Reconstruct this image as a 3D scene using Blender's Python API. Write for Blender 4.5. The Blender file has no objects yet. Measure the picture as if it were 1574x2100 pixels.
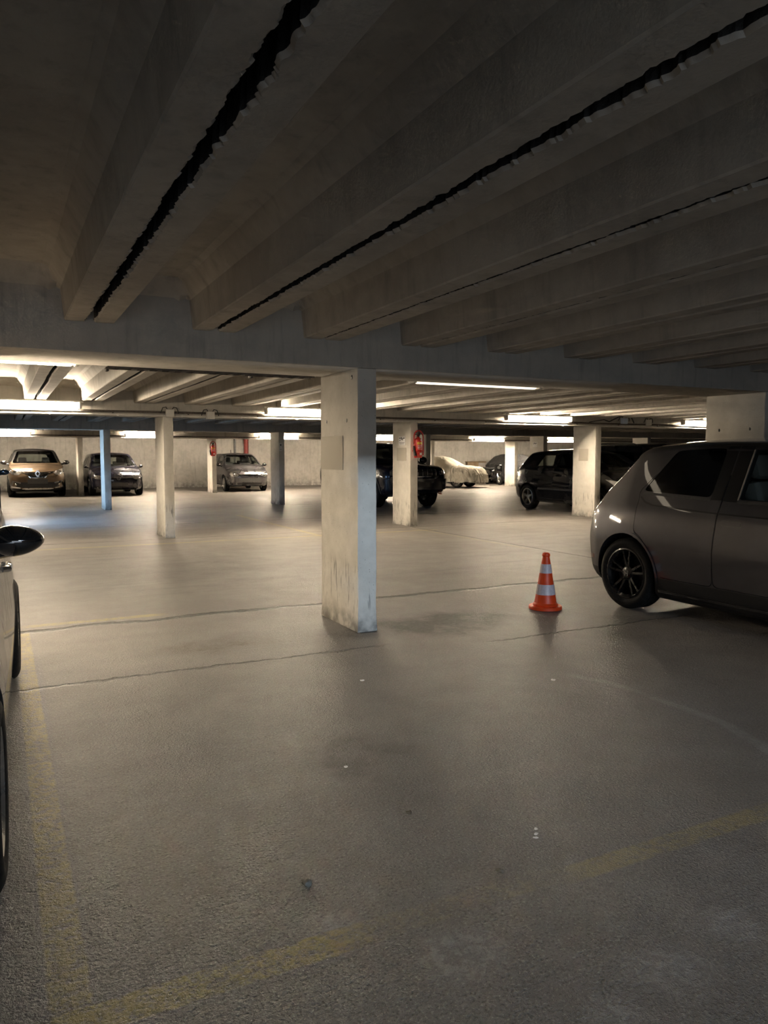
import bpy, bmesh, math, random
import numpy as np
from mathutils import Vector, Matrix, geometry
from mathutils.bvhtree import BVHTree

random.seed(7)
SC = bpy.context.scene
COL = SC.collection
PI = math.pi

# ------------------------------------------------------------------ materials
class NB:
    def __init__(self, name):
        self.m = bpy.data.materials.new(name); self.m.use_nodes = True
        self.t = self.m.node_tree; self.N = self.t.nodes; self.Lk = self.t.links
        self.b = self.N['Principled BSDF']; self.out = self.N['Material Output']
    def n(self, typ, **kw):
        x = self.N.new(typ)
        for k, v in kw.items(): setattr(x, k, v)
        return x
    def put(self, sock, v):
        if v is None: return
        if isinstance(v, bpy.types.NodeSocket): self.Lk.new(v, sock)
        else:
            if isinstance(v, (tuple, list)) and len(v) == 3 and sock.type == 'RGBA': v = (*v, 1)
            sock.default_value = v
    def ma(self, op, a, b=None, c=None, clamp=False):
        x = self.n('ShaderNodeMath', operation=op, use_clamp=clamp)
        self.put(x.inputs[0], a); self.put(x.inputs[1], b); self.put(x.inputs[2], c)
        return x.outputs[0]
    def noise(self, vec, scale, detail=3, rough=.55, dist=0):
        x = self.n('ShaderNodeTexNoise'); self.put(x.inputs['Vector'], vec)
        x.inputs['Scale'].default_value = scale; x.inputs['Detail'].default_value = detail
        x.inputs['Roughness'].default_value = rough; x.inputs['Distortion'].default_value = dist
        return x.outputs[0]
    def ramp(self, v, lo, hi, a=0.0, b=1.0):
        x = self.n('ShaderNodeMapRange', clamp=True, interpolation_type='SMOOTHSTEP'); self.put(x.inputs[0], v)
        x.inputs[1].default_value = lo; x.inputs[2].default_value = hi
        x.inputs[3].default_value = a; x.inputs[4].default_value = b
        return x.outputs[0]
    def mix(self, f, a, b):
        x = self.n('ShaderNodeMix', data_type='RGBA'); self.put(x.inputs[0], f)
        self.put(x.inputs[6], a); self.put(x.inputs[7], b)
        return x.outputs[2]
    def obj(self): return self.n('ShaderNodeTexCoord').outputs['Object']
    def pos(self): return self.n('ShaderNodeNewGeometry').outputs['Position']
    def scl(self, vec, s):
        x = self.n('ShaderNodeVectorMath', operation='MULTIPLY'); self.put(x.inputs[0], vec); x.inputs[1].default_value = s
        return x.outputs[0]
    def xyz(self, vec):
        x = self.n('ShaderNodeSeparateXYZ'); self.put(x.inputs[0], vec); return x.outputs
    def bump(self, h, strength, dist=.01):
        x = self.n('ShaderNodeBump'); self.put(x.inputs['Height'], h)
        x.inputs['Strength'].default_value = strength; x.inputs['Distance'].default_value = dist
        self.Lk.new(x.outputs[0], self.b.inputs['Normal'])

def pmat(name, c, var=.12, scale=30, rough=.5, metal=0, bump=0, coat=0, c2=None, spec=.5):
    B = NB(name); v = B.obj()
    n = B.noise(v, scale, 3)
    c2 = c2 or tuple(x * (1 - var) for x in c)
    B.put(B.b.inputs['Base Color'], B.mix(B.ramp(n, .35, .65), c, c2))
    B.put(B.b.inputs['Roughness'], B.ramp(n, .3, .7, max(0, rough - .05), min(1, rough + .05)))
    B.b.inputs['Metallic'].default_value = metal
    B.b.inputs['Coat Weight'].default_value = coat; B.b.inputs['Coat Roughness'].default_value = .05
    B.b.inputs['Specular IOR Level'].default_value = spec
    if bump: B.bump(n, bump)
    return B.m

def emat(name, c, s):
    B = NB(name); n = B.noise(B.obj(), 4)
    B.put(B.b.inputs['Base Color'], (.8, .8, .8)); B.put(B.b.inputs['Emission Color'], c)
    B.put(B.b.inputs['Emission Strength'], B.ramp(n, .2, .8, s * .97, s * 1.03))
    return B.m

def paint(name, c, c2=None, metal=.6, rough=.32, low=None, high=None, lowc=(.012, .012, .013), highc=(.01, .01, .011), coat=1.0):
    """car lacquer; `low`/`high`: heights below / above which the real car changes to black plastic / black roof"""
    B = NB(name); v = B.obj(); n = B.noise(v, 5, 3)
    d = B.noise(v, 3, 3)
    col = B.mix(B.ramp(n, .4, .6), c, c2 or tuple(x * .8 for x in c))
    z = B.xyz(v)[2]; r = B.ramp(d, .3, .75, rough - .04, rough + .05); mt = metal; ct = coat
    if low is not None:
        k = B.ramp(z, low - .004, low + .004, 1, 0)
        col = B.mix(k, col, lowc); mt = B.ma('MULTIPLY', B.ma('SUBTRACT', 1, k), metal)
        r = B.ma('MULTIPLY_ADD', k, .2, r); ct = B.ma('MULTIPLY', B.ma('SUBTRACT', 1, k), coat)
        B.put(B.b.inputs['Specular IOR Level'], B.ma('MULTIPLY_ADD', k, -.3, .5))
    if high is not None:
        k2 = B.ramp(z, high - .004, high + .004)
        col = B.mix(k2, col, highc); mt = B.ma('MULTIPLY', B.ma('SUBTRACT', 1, k2), mt)
    B.put(B.b.inputs['Base Color'], col); B.put(B.b.inputs['Metallic'], mt); B.put(B.b.inputs['Roughness'], r)
    B.put(B.b.inputs['Coat Weight'], ct); B.b.inputs['Coat Roughness'].default_value = .04
    return B.m

def glassmat(name, tint, refl=.5, rough=.03):
    B = NB(name); n = B.noise(B.obj(), 3)
    tr = B.n('ShaderNodeBsdfTransparent'); tr.inputs[0].default_value = (*[math.sqrt(k) for k in tint], 1)   # each pane has two faces
    gl = B.n('ShaderNodeBsdfGlossy'); gl.inputs['Color'].default_value = (1, 1, 1, 1)
    B.put(gl.inputs['Roughness'], B.ramp(n, .3, .7, rough, rough + .03))
    fr = B.n('ShaderNodeFresnel'); fr.inputs[0].default_value = 1.5
    mx = B.n('ShaderNodeMixShader')
    bf = B.n('ShaderNodeNewGeometry').outputs['Backfacing']
    B.put(mx.inputs[0], B.ma('MULTIPLY', B.ma('MULTIPLY', fr.outputs[0], refl * 2, clamp=True), B.ma('SUBTRACT', 1, bf)))
    B.Lk.new(tr.outputs[0], mx.inputs[1]); B.Lk.new(gl.outputs[0], mx.inputs[2])
    B.Lk.new(mx.outputs[0], B.out.inputs['Surface'])
    return B.m

def concrete(name, c, c2, dirt=(.06, .055, .05), base_dirt=None, scuff=False, bump=.35, speck=True, zstain=0.0, streak=0.0):
    B = NB(name); p = B.pos(); x, y, z = B.xyz(p)
    big = B.noise(p, 1.1, 5, .6); mid = B.noise(p, 7, 5, .62); fine = B.noise(p, 70, 4, .6)
    col = B.mix(B.ramp(B.ma('ADD', B.ma('MULTIPLY', big, .6), B.ma('MULTIPLY', mid, .4)), .38, .62), c, c2)
    if streak:
        s = B.noise(B.scl(p, (5, 5, .5)), 2.2, 5, .65)
        col = B.mix(B.ma('MULTIPLY', B.ramp(s, .5, .72), streak), col, dirt)
    if speck:
        vo = B.n('ShaderNodeTexVoronoi'); B.put(vo.inputs['Vector'], p); vo.inputs['Scale'].default_value = 42
        gate = B.ramp(B.noise(p, 23, 1), .56, .62)
        col = B.mix(B.ma('MULTIPLY', B.ramp(vo.outputs['Distance'], .09, .16, 1, 0), B.ma('MULTIPLY', gate, .65)), col, dirt)
    if base_dirt:
        k = B.ma('MULTIPLY', B.ramp(z, 0.0, base_dirt, 1, 0), B.ramp(mid, .35, .65, .25, 1))
        col = B.mix(B.ma('MULTIPLY', k, .75), col, dirt)
    if scuff:
        s = B.noise(B.scl(p, (26, 26, 3.2)), 1.0, 3, .6)
        zz = B.ma('MULTIPLY', B.ramp(z, .1, .25), B.ramp(z, .45, .6, 1, 0))
        col = B.mix(B.ma('MULTIPLY', B.ma('MULTIPLY', B.ramp(s, .56, .66), zz), .55), col, dirt)
    B.put(B.b.inputs['Base Color'], col)
    B.put(B.b.inputs['Roughness'], B.ramp(mid, .3, .7, .72, .9)); B.b.inputs['Specular IOR Level'].default_value = .3
    B.bump(B.ma('ADD', fine, B.ma('MULTIPLY', mid, 1.5)), bump, .006)
    return B.m

# ------------------------------------------------------------------ object helpers
def set_smooth(me, ang):
    me.polygons.foreach_set('use_smooth', [True] * len(me.polygons))
    bm = bmesh.new(); bm.from_mesh(me)
    for e in bm.edges:
        e.smooth = not (len(e.link_faces) == 2 and e.calc_face_angle(0) > ang)
    bm.to_mesh(me); bm.free()

def obj(name, src, mats, parent=None, smooth=35, recalc=True):
    if isinstance(src, bmesh.types.BMesh):
        if recalc: bmesh.ops.recalc_face_normals(src, faces=src.faces)
        me = bpy.data.meshes.new(name); src.to_mesh(me); src.free()
    else: me = src
    if not isinstance(mats, (list, tuple)): mats = [mats]
    if not me.materials:
        for m in mats: me.materials.append(m)
    if smooth is not None: set_smooth(me, math.radians(smooth))
    o = bpy.data.objects.new(name, me); COL.objects.link(o)
    if parent is not None: o.parent = parent
    return o

def tag(o, label=None, cat=None, group=None, kind=None):
    if label: o['label'] = label
    if cat: o['category'] = cat
    if group: o['group'] = group
    if kind: o['kind'] = kind
    return o

def empty(name, loc=(0, 0, 0), rz=0):
    o = bpy.data.objects.new(name, None); COL.objects.link(o)
    o.location = loc; o.rotation_euler = (0, 0, rz); o.empty_display_size = .1
    return o

def copy_tree(o, parent=None):
    c = o.copy(); COL.objects.link(c)
    if parent is not None: c.parent = parent
    for ch in [x for x in o.children]: copy_tree(ch, c)
    return c

def bx(bm, lo, hi, bev=0, seg=2, mi=0, M=None):
    r = bmesh.ops.create_cube(bm, size=1)
    vs = r['verts']
    c = [(a + b) / 2 for a, b in zip(lo, hi)]; s = [abs(b - a) for a, b in zip(lo, hi)]
    for v in vs: v.co = Vector((c[0] + v.co.x * s[0], c[1] + v.co.y * s[1], c[2] + v.co.z * s[2]))
    fs = list({f for v in vs for f in v.link_faces})
    if bev:
        es = list({e for v in vs for e in v.link_edges})
        g = bmesh.ops.bevel(bm, geom=es, offset=bev, segments=seg, profile=.5, affect='EDGES')
        vs = list({v for f in g['faces'] for v in f.verts} | {v for v in vs if v.is_valid})
        fs = list({f for v in vs for f in v.link_faces})
    for f in fs: f.material_index = mi
    if M is not None:
        for v in vs: v.co = M @ v.co
    return vs

def lathe(bm, prof, n=32, axis='Z', center=(0, 0, 0), mi=0, closed=False):
    """prof: (r, h) along the axis"""
    rings = []
    for r, h in prof:
        ring = []
        for i in range(n):
            a = 2 * PI * i / n
            p = (r * math.cos(a), r * math.sin(a), h) if axis == 'Z' else (r * math.cos(a), h, r * math.sin(a)) if axis == 'Y' else (h, r * math.cos(a), r * math.sin(a))
            ring.append(bm.verts.new([p[k] + center[k] for k in range(3)]))
        rings.append(ring)
    pr = list(zip(rings, rings[1:])) + ([(rings[-1], rings[0])] if closed else [])
    for A, Bq in pr:
        for i in range(n):
            f = bm.faces.new((A[i], A[(i + 1) % n], Bq[(i + 1) % n], Bq[i])); f.material_index = mi
    if not closed:
        for R_ in (rings[0], rings[-1]):
            f = bm.faces.new(R_); f.material_index = mi

def tube(bm, pts, r, n=8, mi=0):
    pts = [Vector(p) for p in pts]; rings = []
    up = Vector((0, 0, 1))
    for i, p in enumerate(pts):
        d = (pts[min(i + 1, len(pts) - 1)] - pts[max(i - 1, 0)]).normalized()
        a = d.cross(up)
        if a.length < .05: a = d.cross(Vector((1, 0, 0)))
        a.normalize(); b = d.cross(a)
        rr = r[i] if isinstance(r, (list, tuple)) else r
        rings.append([bm.verts.new(p + rr * (math.cos(2 * PI * k / n) * a + math.sin(2 * PI * k / n) * b)) for k in range(n)])
    for A, Bq in zip(rings, rings[1:]):
        for k in range(n):
            f = bm.faces.new((A[k], A[(k + 1) % n], Bq[(k + 1) % n], Bq[k])); f.material_index = mi
    for R_ in (rings[0], rings[-1]):
        bm.faces.new(R_).material_index = mi

def fillet(pts, rad, n=4, closed=False):
    out = []; m = len(pts)
    for i in range(m):
        p = Vector(pts[i]); r = rad[i] if isinstance(rad, (list, tuple)) else rad
        if (not closed and i in (0, m - 1)) or r <= 0:
            out.append(tuple(p)); continue
        a = Vector(pts[i - 1]) - p; b = Vector(pts[(i + 1) % m]) - p
        la = min(r, a.length * .49); lb = min(r, b.length * .49)
        A = p + a.normalized() * la if a.length > 1e-6 else p; Bq = p + b.normalized() * lb if b.length > 1e-6 else p
        for k in range(n + 1):
            t = k / n
            q = A * (1 - t) ** 2 + p * 2 * t * (1 - t) + Bq * t * t
            out.append(tuple(q))
    return out

def pchip(kn):
    xs = np.array([k[0] for k in kn], float); ys = np.array([k[1] for k in kn], float)
    h = np.diff(xs); d = np.diff(ys) / h; m = np.zeros_like(xs)
    m[0] = d[0]; m[-1] = d[-1]
    for i in range(1, len(xs) - 1):
        if d[i - 1] * d[i] > 0:
            w1 = 2 * h[i] + h[i - 1]; w2 = h[i] + 2 * h[i - 1]
            m[i] = (w1 + w2) / (w1 / d[i - 1] + w2 / d[i])
    def f(x):
        x = min(max(x, xs[0]), xs[-1]); i = min(max(int(np.searchsorted(xs, x)) - 1, 0), len(xs) - 2)
        t = (x - xs[i]) / h[i]
        return float((2 * t**3 - 3 * t**2 + 1) * ys[i] + (t**3 - 2 * t**2 + t) * h[i] * m[i] + (-2 * t**3 + 3 * t**2) * ys[i + 1] + (t**3 - t**2) * h[i] * m[i + 1])
    return f

# ------------------------------------------------------------------ shared materials
M = dict(
    rubber=pmat('tyre_rubber', (.010, .010, .010), .3, 60, .8, bump=.1, spec=.25),
    blackrim=pmat('black_alloy', (.006, .006, .0065), .2, 20, .3, coat=.35, spec=.3),
    alloy=pmat('silver_alloy', (.55, .54, .52), .15, 20, .3, metal=.9),
    darkalloy=pmat('grey_alloy', (.3, .28, .26), .2, 20, .35, metal=.8),
    chrome=pmat('chrome', (.8, .8, .8), .05, 10, .08, metal=1),
    plastic=pmat('black_plastic', (.02, .02, .021), .25, 40, .5, bump=.05),
    gloss=pmat('black_gloss', (.008, .008, .009), .2, 10, .08, coat=1),
    interior=pmat('cabin_trim', (.03, .03, .032), .2, 30, .8),
    seat=pmat('seat_fabric', (.055, .055, .058), .2, 200, .9, bump=.1),
    seatgrey=pmat('grey_seat_fabric', (.26, .27, .262), .15, 200, .9, bump=.1),
    glass=glassmat('window_glass', (.72, .76, .74), .5),
    smoke=glassmat('smoked_glass', (.16, .17, .17), .45),
    privacy=glassmat('privacy_glass', (.03, .032, .033), .45),
    dglass=glassmat('tinted_glass', (.62, .66, .64), .45),
    trim=pmat('matt_black_trim', (.006, .006, .0065), .2, 12, .35, coat=.25, spec=.3),
    lamp=pmat('headlamp_reflector', (.75, .76, .78), .25, 60, .12, metal=.9, coat=1),
    tail=pmat('tail_lamp_red', (.22, .01, .012), .3, 40, .12, coat=1),
    plate=pmat('number_plate_grey', (.07, .07, .068), .1, 20, .5),
    white=pmat('white_paint', (.75, .74, .7), .08, 8, .5),
    steel=pmat('galvanised_steel', (.35, .33, .3), .2, 30, .45, metal=.7),
    brass=pmat('disc_metal', (.32, .31, .29), .2, 30, .35, metal=.9),
)

# ------------------------------------------------------------------ cars
def poly_r(pts, r, n=4): return fillet(pts, r, n, closed=True)
def mir(pts): return [(-a, b) for a, b in reversed(pts)]

class Surf:
    """smooth reference surface of a body: ray casts and interpolated normals"""
    def __init__(self, me):
        bm = bmesh.new(); bm.from_mesh(me); bmesh.ops.triangulate(bm, faces=bm.faces)
        bm.normal_update()
        self.v = [v.co.copy() for v in bm.verts]; self.n = [v.normal.copy() for v in bm.verts]
        self.f = [[v.index for v in f.verts] for f in bm.faces]; bm.free()
        self.b = BVHTree.FromPolygons(self.v, self.f)
    def norm(self, loc, i):
        a, b, c = self.f[i]
        n = geometry.barycentric_transform(loc, self.v[a], self.v[b], self.v[c], self.n[a], self.n[b], self.n[c])
        return n.normalized() if n.length > 1e-6 else self.n[a]
    def cast(self, o, d):
        loc, nn, i, ds = self.b.ray_cast(Vector(o), Vector(d))
        if loc is None:
            loc, nn, i, ds = self.b.find_nearest(Vector(o) + Vector(d) * 1.0)
        return loc, self.norm(loc, i)

def patch(S, poly, view, eps=.002, depth=.008, step=.06, off=0):
    """a shell that follows the body where the outline `poly`, seen from `view`, falls on it"""
    bm = bmesh.new()
    if view.endswith('o'):                                   # arch band: first half outer edge, second half inner edge reversed
        view = view[0]; m = len(poly) // 2; A = [bm.verts.new((a, b, 0)) for a, b in poly[:m]]; C = [bm.verts.new((a, b, 0)) for a, b in poly[:m - 1:-1]]
        for i in range(m - 1): bm.faces.new((A[i], A[i + 1], C[i + 1], C[i]))
        poly = [(0, 0), (.01, .01)]
    else:
        f = bm.faces.new([bm.verts.new((a, b, 0)) for a, b in poly])
        bmesh.ops.triangulate(bm, faces=[f])
    xs = [p[0] for p in poly]; ys = [p[1] for p in poly]
    for ax, (lo, hi) in enumerate(((min(xs), max(xs)), (min(ys), max(ys)))):
        k = max(1, int((hi - lo) / step))
        for j in range(1, k):
            co = [0, 0, 0]; no = [0, 0, 0]; co[ax] = lo + (hi - lo) * j / k; no[ax] = 1
            bmesh.ops.bisect_plane(bm, geom=bm.verts[:] + bm.edges[:] + bm.faces[:], plane_co=co, plane_no=no, dist=1e-5)
    bmesh.ops.remove_doubles(bm, verts=bm.verts, dist=1e-5)
    bm.verts.index_update()
    P = []
    for v in bm.verts:
        a, b = v.co.x, v.co.y
        if view == 'L': o, d = (a, 3, b), (0, -1, 0)
        elif view == 'R': o, d = (a, -3, b), (0, 1, 0)
        elif view == 'F': o, d = (9, a, b), (-1, 0, 0)
        elif view == 'B': o, d = (-9, a, b), (1, 0, 0)
        else: o, d = (a, b, 5), (0, 0, -1)
        P.append(S.cast(o, d))
    faces = [[v.index for v in f.verts] for f in bm.faces]
    bound = [tuple(v.index for v in e.verts) for e in bm.edges if len(e.link_faces) == 1]
    bm.free()
    n = len(P)
    out = bmesh.new()
    V = [out.verts.new(l + nn * eps) for l, nn in P] + [out.verts.new(l + nn * (eps - depth)) for l, nn in P]
    for fc in faces:
        try:
            out.faces.new([V[i] for i in fc]); out.faces.new([V[i + n] for i in reversed(fc)])
        except ValueError: pass
    for a, b in bound:
        try: out.faces.new((V[a], V[b], V[b + n], V[a + n]))
        except ValueError: pass
    return out

def prism(poly, view, lo, hi):
    bm = bmesh.new()
    def P(a, b, c): return (a, c, b) if view == 'S' else (c, a, b)
    A = [bm.verts.new(P(a, b, lo)) for a, b in poly]; B = [bm.verts.new(P(a, b, hi)) for a, b in poly]
    bm.faces.new(A); bm.faces.new(B[::-1]); n = len(poly)
    for i in range(n): bm.faces.new((A[i], B[i], B[(i + 1) % n], A[(i + 1) % n]))
    bmesh.ops.recalc_face_normals(bm, faces=bm.faces)
    return bm

def to_tmp(bm, mat=None):
    me = bpy.data.meshes.new('tmp'); bm.to_mesh(me); bm.free()
    if mat: me.materials.append(mat)
    return me

def boolean(me, cutter, op):
    a = bpy.data.objects.new('tmp_a', me); b = bpy.data.objects.new('tmp_b', cutter)
    COL.objects.link(a); COL.objects.link(b)
    md = a.modifiers.new('b', 'BOOLEAN'); md.operation = op; md.object = b; md.solver = 'EXACT'; md.material_mode = 'TRANSFER'
    dg = bpy.context.evaluated_depsgraph_get()
    r = bpy.data.meshes.new_from_object(a.evaluated_get(dg))
    bpy.data.objects.remove(a); bpy.data.objects.remove(b)
    return r

def skin_normals(me, S):
    """keep the body's smooth shading on what is left of it after openings are cut"""
    for p in me.polygons: p.use_smooth = True
    nor = []
    for p in me.polygons:
        pn = p.normal
        for vi in p.vertices:
            co = me.vertices[vi].co
            loc, nn, i, d = S.b.find_nearest(co)
            if d < 4e-4:
                sn = S.norm(loc, i)
                nor.append(sn if sn.dot(pn) > .72 else pn)
            else: nor.append(pn)
    me.normals_split_custom_set([tuple(x) for x in nor])

def wheel_mesh(R, rr, tw, n=48, fine=False):
    bm = bmesh.new(); h = tw / 2
    prof = [(rr - .012, -h * .82), (rr + .006, -h * .9), (rr + .02, -h), (R * .5 + rr * .5, -h * 1.04), (R - .03, -h * .98), (R - .010, -h * .86), (R, -h * .7)]
    g = [(R, -h * .62), (R - .007, -h * .6), (R - .007, -h * .5), (R, -h * .48)]
    prof += g + [(R, -.012), (R - .007, -.01), (R - .007, .01), (R, .012)] + [(a, -b) for a, b in reversed(g)]
    prof += [(a, -b) for a, b in reversed(prof[:7])]
    lathe(bm, prof, n, 'Y', closed=True)
    return bm

def rim_mesh(rr, tw, spokes, wid, style, n=40):
    bm = bmesh.new(); h = tw / 2
    lathe(bm, [(rr - .004, h * .8), (rr + .005, h * .93), (rr - .008, h * .96), (rr - .03, h * .74), (rr - .035, 0), (rr - .03, -h * .8), (rr - .012, -h * .85), (rr - .004, -h * .8)], n, 'Y', closed=True)
    lathe(bm, [(.01, -.03), (.062, -.03), (.066, h * .62), (.05, h * .72), (.01, h * .74)], 20, 'Y')
    for i in range(spokes):
        base = 2 * PI * i / spokes + PI / 2
        offs = (-.19, .19) if style == 'pair' else (-.11, .11) if style == 'double' else (0,)
        for da in offs:
            ang = base + da
            w0 = wid; w1 = wid * (.62 if style in ('pair', 'double') else 1.0)
            if style == 'steel': w0 = wid * 1.4; w1 = wid * 2.4
            vs = []
            for r, w, y0, y1 in ((.045, w0, h * .30, h * .66), (rr * .6, (w0 + w1) / 2, h * .38, h * .78), (rr - .012, w1, h * .45, h * .86)):
                for s, y in ((-1, y0), (1, y0), (.7, y1), (-.7, y1)):
                    x, z = r, s * w / 2
                    vs.append(bm.verts.new((x * math.cos(ang) - z * math.sin(ang), y, x * math.sin(ang) + z * math.cos(ang))))
            for k in (0, 4):
                for j in range(4): bm.faces.new((vs[k + j], vs[k + (j + 1) % 4], vs[k + 4 + (j + 1) % 4], vs[k + 4 + j]))
            bm.faces.new(vs[0:4]); bm.faces.new(vs[8:12])
    for i in range(5):
        a = 2 * PI * i / 5 + .3
        lathe(bm, [(.004, h * .6), (.011, h * .6), (.011, h * .7), (.004, h * .72)], 8, 'Y', (.05 * math.cos(a), 0, .05 * math.sin(a)))
    return bm

def bars(bm, segs, w, t, frame):
    """small raised strokes for emblems; frame(a,b,c)->point"""
    for (a0, b0), (a1, b1) in segs:
        d = Vector((a1 - a0, b1 - b0)); nrm = Vector((-d.y, d.x)).normalized() * w / 2
        q = [(a0 + nrm.x, b0 + nrm.y), (a1 + nrm.x, b1 + nrm.y), (a1 - nrm.x, b1 - nrm.y), (a0 - nrm.x, b0 - nrm.y)]
        A = [bm.verts.new(frame(a, b, 0)) for a, b in q]; B = [bm.verts.new(frame(a, b, t)) for a, b in q]
        bm.faces.new(A); bm.faces.new(B)
        for i in range(4): bm.faces.new((A[i], A[(i + 1) % 4], B[(i + 1) % 4], B[i]))

def emblem(kind, c, size, depth_dir):
    """c centre; depth_dir +1: local x is out of the badge; emblem drawn in the y-z plane"""
    bm = bmesh.new(); s = size
    fr = lambda a, b, t: (c[0] + t, c[1] + a, c[2] + b)
    if kind == 'roundel':
        n = 28
        circ = [(s * math.cos(2 * PI * i / n), s * math.sin(2 * PI * i / n)) for i in range(n)]
        bars(bm, list(zip(circ, circ[1:] + circ[:1])), s * .16, .012, fr)
        bars(bm, [((-.35 * s, .8 * s), (0, .08 * s)), ((.35 * s, .8 * s), (0, .08 * s)),
                  ((-.78 * s, .35 * s), (-.38 * s, -.7 * s)), ((-.38 * s, -.7 * s), (0, -.02 * s)), ((0, -.02 * s), (.38 * s, -.7 * s)), ((.38 * s, -.7 * s), (.78 * s, .35 * s))], s * .16, .012, fr)
    elif kind == 'diamond':
        d = [(0, s), (.62 * s, 0), (0, -s), (-.62 * s, 0)]
        bars(bm, list(zip(d, d[1:] + d[:1])), s * .34, .03, fr)
    elif kind == 'letter_h':
        bars(bm, [((-.55 * s, -s), (-.75 * s, s)), ((.55 * s, -s), (.75 * s, s)), ((-.6 * s, 0), (.6 * s, 0))], s * .3, .004, fr)
    return bm

def make_car(name, sp, label, loc, heading):
    L, W, H = sp['L'], sp['W'], sp['H']; h = W / 2; XO = -L / 2
    fz = pchip(sp['zc'])
    fl = pchip(sp.get('zl', [(0, .42), (.06, .31), (.3, .23), (.8, .19), (L - .8, .19), (L - .25, .2), (L - .05, .25), (L, .36)]))
    fw = pchip(sp.get('wm', [(0, .70 * h), (.03, .79 * h), (.1, .87 * h), (.25, .94 * h), (.7, .99 * h), (L * .5, h), (L - .9, .995 * h), (L - .45, .95 * h), (L - .2, .87 * h), (L - .06, .75 * h), (L, .64 * h)]))
    fb = pchip(sp['zb'])
    tum = sp.get('tumble', .3); crown = pchip(sp.get('crown', [(0, .05), (L, .05)])); woff = sp.get('woff', .045)
    zm0 = sp.get('zm', .62)
    def sec(u):
        zc, zl, wm = fz(u), fl(u), fw(u)
        zb = min(fb(u), zc - .05); zm = min(max(zm0, zl + .08), zb - .06)
        zt = max(zb + .02, zc - crown(u)); wb = wm - woff
        wt = max(wb - .055 - (zt - zb) * tum, .3 * h)
        return zc, zl, wm, zb, zm, zt, wb, wt
    def half(u):
        zc, zl, wm, zb, zm, zt, wb, wt = sec(u)
        ws = wm - sp.get('sill', .035)
        pts = [(0, zl), (ws - .10, zl), (ws, zl + .06), (wm, zm - .06), (wm, zm + .05), (wb, zb), (wt, zt), (wt * .5, zt + (zc - zt) * .76), (0, zc)]
        return fillet(pts, [0, .04, .08, .2, .3, .05, .06, .5, 0], 4)
    def loft(us, hf):
        bm = bmesh.new(); rings = []
        for u in us:
            hp = hf(u); m = len(hp)
            full = [(y, z) for y, z in hp] + [(-y, z) for y, z in hp[-2:0:-1]]
            rings.append([bm.verts.new((u + XO, y, z)) for y, z in full])
        n = len(rings[0])
        for A, B in zip(rings, rings[1:]):
            for k in range(n): bm.faces.new((A[k], A[(k + 1) % n], B[(k + 1) % n], B[k]))
        for R_ in (rings[0], rings[-1]):
            bm.faces.new((R_[0], R_[1], R_[n - 1])); bm.faces.new((R_[m - 1], R_[m - 2], R_[m]))
            for k in range(1, m - 2): bm.faces.new((R_[k], R_[k + 1], R_[n - k - 1], R_[n - k]))
        bmesh.ops.recalc_face_normals(bm, faces=bm.faces)
        return bm
    ns = sp.get('ns', 64)
    us = sorted({L * .5 * (1 - math.cos(PI * i / ns)) for i in range(ns + 1)})
    bmB = loft(us, half); base = bpy.data.meshes.new('base'); bmB.to_mesh(base); bmB.free()
    base.materials.append(sp['paint'])
    S = Surf(base)
    root = empty(name, (loc[0], loc[1], loc[2] if len(loc) > 2 else 0), heading)
    tag(root, label, sp.get('cat', 'car'))
    R, tw = sp['R'], sp.get('tw', .2); ur, uf = sp['ur'], sp['uf']
    trk = h - tw / 2 - sp.get('inset', .015)
    # --- body with wheel arches, cabin, window openings
    cut = bmesh.new(); ar = sp.get('arch', R + .045)
    for u in (ur, uf):
        for s in (-1, 1):
            lathe(cut, [(ar, s * (h - .34)), (ar, s * (h + .3))], 40, 'Y', (u + XO, 0, R))
    bmesh.ops.recalc_face_normals(cut, faces=cut.faces)
    me = boolean(base, to_tmp(cut, M['plastic']), 'DIFFERENCE')
    c0, c1 = sp['cabin']
    def chalf(u):
        zc, zl, wm, zb, zm, zt, wb, wt = sec(u)
        z1 = zb - .03; z2 = max(zt - .045, z1 + .01); z3 = max(zc - .05, z2 + .01)
        return [(0, .36), (wm - .1, .36), (wm - .1, z1), (wt - .045, z2), (0, z3)]
    cu = [c0 + (c1 - c0) * i / 26 for i in range(27)]
    me = boolean(me, to_tmp(loft(cu, chalf), M['interior']), 'DIFFERENCE')
    X = lambda pts: [(a + XO, b) for a, b in pts]
    sw = [(nm, X(poly_r(pl, rr_, 4)), mt) for nm, pl, rr_, mt in sp.get('side_windows', [])]
    for nm, pl, mt in sw:
        me = boolean(me, to_tmp(prism(pl, 'S', -2, 2), M['plastic']), 'DIFFERENCE')
    fwn = poly_r(sp['windscreen'] + mir(sp['windscreen']), .06); mid = (c0 + c1) / 2 + XO
    me = boolean(me, to_tmp(prism(fwn, 'F', mid, L), M['plastic']), 'DIFFERENCE')
    if 'rear_window' in sp:
        rwn = poly_r(sp['rear_window'] + mir(sp['rear_window']), .06)
        me = boolean(me, to_tmp(prism(rwn, 'F', -L, mid), M['plastic']), 'DIFFERENCE')
    # --- doors on the side the photograph shows
    vis = sp.get('side', 'R'); sg = -1 if vis == 'R' else 1
    doors = []
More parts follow.
